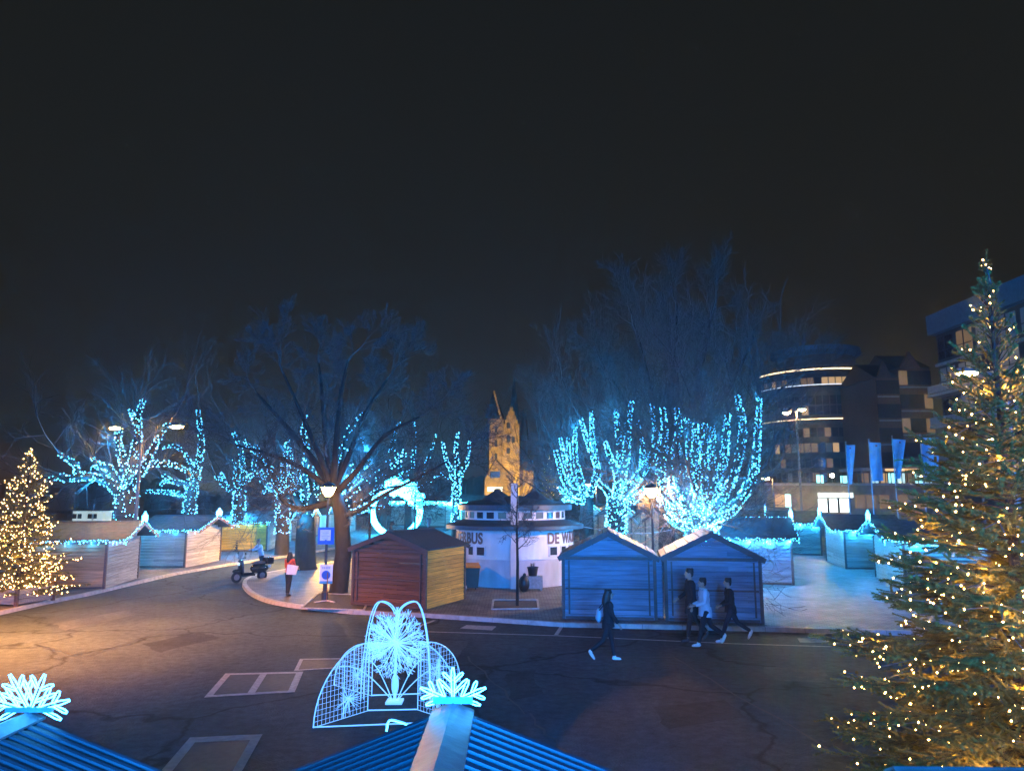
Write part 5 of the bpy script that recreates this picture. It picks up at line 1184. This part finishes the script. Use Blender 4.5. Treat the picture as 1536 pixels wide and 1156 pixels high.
def person(label, loc, yaw, h, lt, rt, la, ra, top, legs, shoe, hair='short', coat=.0, lean=3, hairm='hair', collar=None, group=None, girth=1.0, headturn=0):
    t = thing('person', label, 'person', loc, yaw, group); s = h/1.75; Z = lambda z: z*s
    dr = lambda a: Vector((math.sin(R(a)),0,-math.cos(R(a))))
    tl = math.tan(R(lean)); U = lambda x, y, z: Vector(((x+(z-.92)*tl)*s if z > .92 else x*s, y*s, z*s))
    J = {}
    for sd, (th, kn, pi) in ((1,lt),(-1,rt)):
        hp = Vector((0,sd*.088,.91)); k = hp+dr(th)*.43; a = k+dr(th-kn)*.42; ph = pi; J[sd] = [hp, k, a, Vector((math.cos(R(ph)),0,-math.sin(R(ph))))]
    low = min(min(j[2].z-.075*math.cos(0), (j[2]+j[3]*.17).z-.045, (j[2]-j[3]*.06).z-.06) for j in J.values())
    t.location.z += -low*s+0; 
    body, pants, coatm, sh = MB(), MB(), MB(), {}
    for sd, (hp, k, a, f) in J.items():
        P = [hp*s, hp.lerp(k,.5)*s, k*s, k.lerp(a,.35)*s, a*s]
        body.tube(P, [r*s for r in (.072,.062,.045,.046,.033)], 12)
        pants.tube([p for p in P[:4]]+[k.lerp(a,.93)*s], [r*s*girth for r in (.092,.080,.064,.060,.052)], 12)
        m = MB(); an = a*s; m.ell((a+f*.055+Vector((0,0,-.045)))*s, (.125*s,.046*s,.042*s), 14, 8, rot=Vector((1,0,0)).rotation_difference(f).to_matrix()); m.ell((a+Vector((0,0,-.012)))*s, (.052*s,.043*s,.058*s), 12, 8); m.ell((a+f*.12+Vector((0,0,-.055)))*s, (.065*s,.045*s,.03*s), 12, 8, rot=Vector((1,0,0)).rotation_difference(f).to_matrix()); sh[sd] = m
    pants.ell(U(0,0,.93), (.115*s*girth,.155*s*girth,.115*s), 14, 10); body.ell(U(0,0,.94), (.10*s,.14*s,.11*s), 14, 10)
    for z, rx, ry, rz in ((1.06,.10,.135,.13),(1.2,.108,.15,.15),(1.33,.11,.165,.13)):
        body.ell(U(0,0,z), (rx*s,ry*s,rz*s), 14, 10); coatm.ell(U(0,0,z), ((rx+.028)*s*girth,(ry+.028)*s*girth,(rz+.02)*s), 14, 10)
    coatm.ell(U(0,0,.97), (.125*s*girth,.165*s*girth,.12*s), 14, 10)
    if coat: coatm.tube([U(0,0,1.0), U(.0,0,.92-coat*.5), U(.01,0,.92-coat)], [.15*s*girth,.165*s*girth,.17*s*girth], 14)
    coatm.ell(U(0,0,1.43), (.075*s,.15*s,.055*s), 12, 8)
    for sd, (sa, el) in ((1,la),(-1,ra)):
        shd = U(0,sd*.185,1.42); out = Vector((0,sd*.10,0)); e = shd+(dr(sa)+out).normalized()*.29*s; d2 = (dr(sa+el)+out*(-.5 if el > 30 else .3)).normalized(); w_ = e+d2*.25*s
        body.tube([shd, e, w_], [.045*s,.036*s,.026*s], 10); coatm.tube([shd-Vector((0,sd*.02*s,0)), shd.lerp(e,.5), e, e.lerp(w_,.5), w_-d2*.01*s], [.070*s*girth,.064*s*girth,.055*s,.052*s,.046*s], 12); coatm.ell(shd, (.07*s,.065*s,.07*s), 10, 8)
        pc = w_+d2*.05*s; fl = d2.cross(Vector((0,1,0))).normalized(); body.ell(pc, (.024*s,.04*s,.05*s), 10, 8, rot=Vector((0,0,-1)).rotation_difference(d2).to_matrix()); sp = Vector((0,1,0))
        acr = (fl if abs(fl.x) > abs(fl.z) else fl); acr = d2.cross(sp).normalized()
        for i, ln in enumerate((.075,.085,.08,.06)):
            b0 = pc+d2*.04*s+acr*((i-1.5)*.019*s); k1 = b0+d2*ln*.5*s; k2 = k1+(d2*.75-sp*sd*.55).normalized()*ln*.55*s; body.tube([b0,k1,k2], [.0095*s,.009*s,.0075*s], 6)
        b0 = pc-d2*.015*s+acr*.03*s; body.tube([b0, b0+(acr*.8+d2*.6).normalized()*.035*s, b0+(acr*.45+d2*.9).normalized()*.065*s], [.012*s,.0105*s,.008*s], 6)
    hc = U(.015,0,1.625); fw = Vector((math.cos(headturn),math.sin(headturn),0)); sw = Vector((-fw.y,fw.x,0)); H = lambda f, l, u: hc+(fw*f+sw*l+Vector((0,0,u)))*s; rm = Matrix.Rotation(headturn,3,'Z')
    body.tube([U(-.005,0,1.44), U(.005,0,1.56)], [.058*s,.052*s], 12); body.ell(H(-.008,0,.015), (.098*s,.077*s,.108*s), 16, 12, rot=rm); body.ell(H(.03,0,-.05), (.06*s,.055*s,.062*s), 14, 10, rot=rm)
    body.tube([H(.085,0,.02), H(.115,0,-.018), H(.085,0,-.026)], [.010*s,.016*s,.012*s], 8); body.ell(H(.075,0,-.085), (.022*s,.026*s,.018*s), 8, 6)
    for sd in (1,-1): body.ell(H(-.005,sd*.078,-.005), (.022*s,.012*s,.034*s), 8, 6, rot=rm)
    remeshed('body', body, M['skin'], t, .0095*s, 3); remeshed('trousers', pants, M[legs], t, .016*s); remeshed('jacket', coatm, M[top], t, .017*s, 5)
    for sd in (1,-1): remeshed('shoe', sh[sd], M[shoe], t, .009*s, 3)
    hm = MB(); hm.ell(H(-.022,0,.045), (.104*s,.088*s,.095*s), 16, 12, rot=rm)
    for i in range(14):
        a = i*2.4; hm.ell(H(-.03+.07*math.cos(a), .055*math.sin(a), .10+.015*math.sin(i*1.7)), (.03*s,.03*s,.028*s), 8, 6)
    hm.ell(H(-.065,0,-.01), (.05*s,.072*s,.08*s), 12, 8, rot=rm)
    if hair == 'long':
        hm.tube([H(-.05,0,.03), H(-.085,0,-.08), H(-.105,0,-.2), H(-.10,0,-.33)], [.085*s,.09*s,.09*s,.05*s], 12)
        for sd in (1,-1): hm.tube([H(.005,sd*.075,.06), H(0,sd*.088,-.05), H(-.02,sd*.095,-.2)], [.03*s,.035*s,.025*s], 8)
    remeshed('hair', hm, M[hairm], t, .011*s, 3)
    for sd in (1,-1):
        m = MB(); m.ell(H(.081,sd*.031,.006), (.006*s,.010*s,.007*s), 8, 6); m.build('eye', M['eye'], t)
    m = MB(); m.ell(H(.088,0,-.052), (.006*s,.022*s,.006*s), 8, 6); m.build('mouth', M['lip'], t)
    if collar:
        m = MB(); c = U(.0,0,1.475); m.tube([c+Vector((.085*math.cos(a),.095*math.sin(a),.02*math.cos(a)))*s for a in [6.283*i/16 for i in range(16)]], .024*s, 8, closed=True); remeshed('collar', m, M[collar], t, .012*s, 2)
    return t, s
road = lambda px, py, z=0: G(px, py, z)
w1, s1 = person('woman in black with long dark hair and small pale backpack walking to the right', road(913,990), R(2), 1.60, (14,6,4), (-20,32,52), (-8,25), (14,20), 'black', 'black', 'shoe', 'long', coat=.12, lean=2)
b = thing('backpack', 'small pale backpack on the back of the woman walking right', 'backpack', w1.location+Vector((-.215,-.01,1.02)), R(2)); mb = MB(); mb.ell((0,0,0), (.065,.12,.17), 12, 8); mb.ell((-.03,0,-.05), (.05,.09,.09), 10, 6); remeshed('pouch', mb, M['jblue'], b, .014)
mb = MB()
for s in (-1,1): mb.tube([(0,s*.09,.12),(.10,s*.11,.24),(.17,s*.11,.18)], .012, 6)
mb.build('strap', M['black'], b)
person('tall man in black coat, front man of the three walking left', road(1039,961), R(182), 1.86, (12,5,2), (-16,26,40), (-6,18), (10,45), 'black', 'black', 'shoed', 'short', coat=.28, lean=2)
person('man in pale blue jacket with white collar and white shoes walking left', road(1060,968), R(180), 1.70, (18,4,2), (-22,34,60), (6,70), (4,62), 'jblue', 'black', 'shoe', 'short', coat=.16, lean=4, collar='jwhite', girth=1.08)
person('man in dark jacket, hindmost of the three walking left', road(1098,962), R(178), 1.66, (24,8,0), (-28,30,60), (8,60), (2,50), 'black', 'dkblue', 'shoe', 'short', coat=.12, lean=4)
w2, s2 = person('long haired woman in red and white jacket standing on the kerb corner', G(432,893,.12), R(70), 1.56, (4,4,0), (-6,6,0), (10,55), (12,60), 'jred', 'black', 'shoed', 'long', lean=2)
b = thing('white_board', 'white panel bag held at the side by the woman in red', 'bag', w2.location+Vector((.16,-.05,.98))); mb = MB(); mb.hexa([(-.2,-.16,-.2),(.14,-.16,-.22),(.16,-.11,-.22),(-.18,-.11,-.2),(-.17,-.17,.16),(.24,-.17,.10),(.24,-.12,.10),(-.17,-.12,.16)]); mb.build('panel', M['jwhite'], b); mb = MB(); mb.tube([(-.08,-.14,.15),(0,-.13,.26),(.1,-.13,.13)], .01, 6); mb.build('handle', M['black'], b)
person('woman in white jacket with raised arm beside the leaning trunk', G(515,820,.12), R(120), 1.66, (3,3,0), (-3,3,0), (30,100), (6,15), 'jwhite', 'black', 'shoed', 'long', lean=1)
person('person in dark red coat standing beyond the brown stall', G(643,799,.12), R(-100), 1.72, (3,3,0), (-3,3,0), (0,15), (0,15), 'jdred', 'black', 'shoed', 'short', coat=.3, lean=0)
person('dark clothed person before the glowing arch', G(586,805,.12), R(-60), 1.66, (10,10,0), (-8,8,5), (20,70), (15,60), 'black', 'black', 'shoed', 'short', coat=.2, lean=8)
person('dark clothed person in front of the lit shop window', Vector((D(1262,760,64).x,64,0)), R(90), 1.7, (6,4,0), (-6,6,5), (5,20), (5,20), 'black', 'black', 'shoed', 'short', coat=.15)

# ---------------------------------------------------------------- scooter and its rider
sp_ = G(374,872); sy = R(228); t = thing('motor_scooter', 'black motor scooter stopped at the kerb corner with a person behind it', 'scooter', sp_, sy)
M['scoot'] = pm('scooter_black', (.012,.014,.018), .25, spec=.7, amt=.1); M['tyre'] = pm('tyre', (.015,.015,.015), .8); M['scseat'] = pm('scooter_seat', (.20,.13,.10), .6); M['screen'] = pm('windscreen', (.35,.38,.4), .2)
for x, r_ in ((.62,.24),(-.6,.24)):
    mb = MB(); mb.tube([(x+(r_-.06)*math.cos(a),0,r_+(r_-.06)*math.sin(a)) for a in [6.283*i/24 for i in range(24)]], .06, 10, closed=True); w_ = mb.build('wheel', M['tyre'], t, smooth=True); mb = MB(); mb.tube([(x,-.04,r_),(x,.04,r_)], .13, 16); mb.build('rim', M['pole'], w_)
mb = MB(); mb.ell((-.42,0,.56), (.42,.19,.22)); mb.ell((-.70,0,.55), (.2,.14,.14)); mb.box((.08,0,.30), (.55,.32,.10)); mb.ell((.12,0,.32), (.34,.18,.09)); remeshed('body', mb, M['scoot'], t, .02)
mb = MB(); mb.ell((-.40,0,.80), (.36,.15,.075)); mb.build('seat', M['scseat'], t, smooth=True)
mb = MB(); mb.hexa([(.36,-.22,.30),(.42,-.2,.30),(.42,.2,.30),(.36,.22,.30),(.42,-.2,.95),(.52,-.14,.95),(.52,.14,.95),(.42,.2,.95)]); mb.ell((.62,0,.5), (.22,.10,.09)); remeshed('front_shield', mb, M['scoot'], t, .018)
mb = MB(); mb.tube([(.62,0,.24),(.50,0,.95),(.46,0,1.05)], .03, 8); mb.tube([(.40,-.33,1.08),(.46,-.1,1.05),(.46,.1,1.05),(.40,.33,1.08)], .017, 8); mb.build('handlebar', M['pole_d'], t)
mb = MB(); mb.hexa([(.50,-.2,1.0),(.52,-.2,1.0),(.52,.2,1.0),(.50,.2,1.0),(.42,-.15,1.32),(.44,-.15,1.32),(.44,.15,1.32),(.42,.15,1.32)]); mb.build('windscreen', M['screen'], t)
mb = MB(); mb.ell((.545,0,.80), (.03,.09,.07)); mb.build('headlight', M['winpale'], t); mb = MB(); mb.box((-.95,0,.62), (.03,.18,.12)); mb.build('number_plate', M['swhite'], t)
for s in (-1,1):
    mb = MB(); mb.tube([(.42,s*.25,1.07),(.42,s*.32,1.22)], .008, 6); mb.ell((.42,s*.33,1.26), (.012,.06,.045), 10, 6); mb.build('mirror', M['pole_d'], t)
mb = MB(); mb.box((-.88,0,.86), (.34,.36,.28)); mb.build('top_case', M['scoot'], t)
person('scooter rider in pale jacket bending over the handlebar', G(391,861), R(222), 1.68, (8,10,0), (-8,8,6), (55,25), (50,30), 'jblue', 'dkblue', 'shoe', 'short', lean=16, hairm='hairg')
# ---------------------------------------------------------------- camera, sky, air, render settings
cam = bpy.data.cameras.new('camera'); co = bpy.data.objects.new('camera', cam); COL.objects.link(co)
co.location = (0,0,CAM_H); co.rotation_euler = (R(90)+TH, 0, 0)
cam.sensor_fit = 'HORIZONTAL'; cam.sensor_width = 36; cam.lens = 36*F/1536; cam.clip_start = .1; cam.clip_end = 2000
scene.camera = co
w = bpy.data.worlds.new('World'); scene.world = w; w.use_nodes = True
nt = w.node_tree; N = nt.nodes.new; L = nt.links.new; bg = nt.nodes['Background']
sky = N('ShaderNodeTexSky'); sky.sky_type = 'NISHITA'; sky.sun_disc = False; sky.sun_elevation = R(-4); sky.sun_rotation = R(200)
tc = N('ShaderNodeTexCoord'); sp = N('ShaderNodeSeparateXYZ'); L(tc.outputs['Generated'], sp.inputs[0])
cr = N('ShaderNodeValToRGB'); L(sp.outputs['Z'], cr.inputs['Fac'])
E = cr.color_ramp.elements; E[0].position = 0; E[0].color = (.020,.0165,.0070,1); E[1].position = .75; E[1].color = (.0076,.0080,.0050,1)
e = E.new(.28); e.color = (.0125,.0118,.0060,1)
ms = N('ShaderNodeVectorMath'); ms.operation = 'MULTIPLY_ADD'; ms.inputs[1].default_value = (.01,.01,.01)
L(sky.outputs[0], ms.inputs[0]); L(cr.outputs[0], ms.inputs[2]); L(ms.outputs[0], bg.inputs['Color']); bg.inputs['Strength'].default_value = 1.0
sun = bpy.data.lights.new('moonlight', 'SUN'); sun.energy = .004; sun.angle = R(.5); sun.color = (.8,.9,1)
so = bpy.data.objects.new('moonlight', sun); COL.objects.link(so); so.rotation_euler = (R(50),0,R(200))
if HAZE:
    mb = MB(); mb.box((-50,200,23), (760,520,60)); hz = mb.build('haze', []); hz['kind'] = 'stuff'
    m = bpy.data.materials.new('night_haze'); m.use_nodes = True; t_ = m.node_tree; t_.nodes.remove(t_.nodes['Principled BSDF'])
    pv = t_.nodes.new('ShaderNodeVolumePrincipled'); pv.inputs['Density'].default_value = HAZE; pv.inputs['Color'].default_value = (.85,.9,.95,1); pv.inputs['Anisotropy'].default_value = .72
    t_.links.new(pv.outputs[0], t_.nodes['Material Output'].inputs['Volume']); hz.data.materials.append(m)
scene.render.engine = 'CYCLES'
cy = scene.cycles; cy.use_denoising = True; cy.denoiser = 'OPENIMAGEDENOISE'; cy.denoising_input_passes = 'RGB_ALBEDO_NORMAL'
cy.denoising_prefilter = 'ACCURATE'; cy.denoising_quality = 'HIGH'
cy.max_bounces = 4; cy.diffuse_bounces = 2; cy.glossy_bounces = 2; cy.transmission_bounces = 2; cy.volume_bounces = 0
cy.use_light_tree = True; cy.sample_clamp_indirect = 2.0; cy.sample_clamp_direct = 0; cy.use_adaptive_sampling = True; cy.adaptive_threshold = .02
cy.caustics_reflective = False; cy.caustics_refractive = False
vs = scene.view_settings; vs.view_transform = 'Standard'; vs.look = 'None'; vs.gamma = 1; vs.exposure = 0
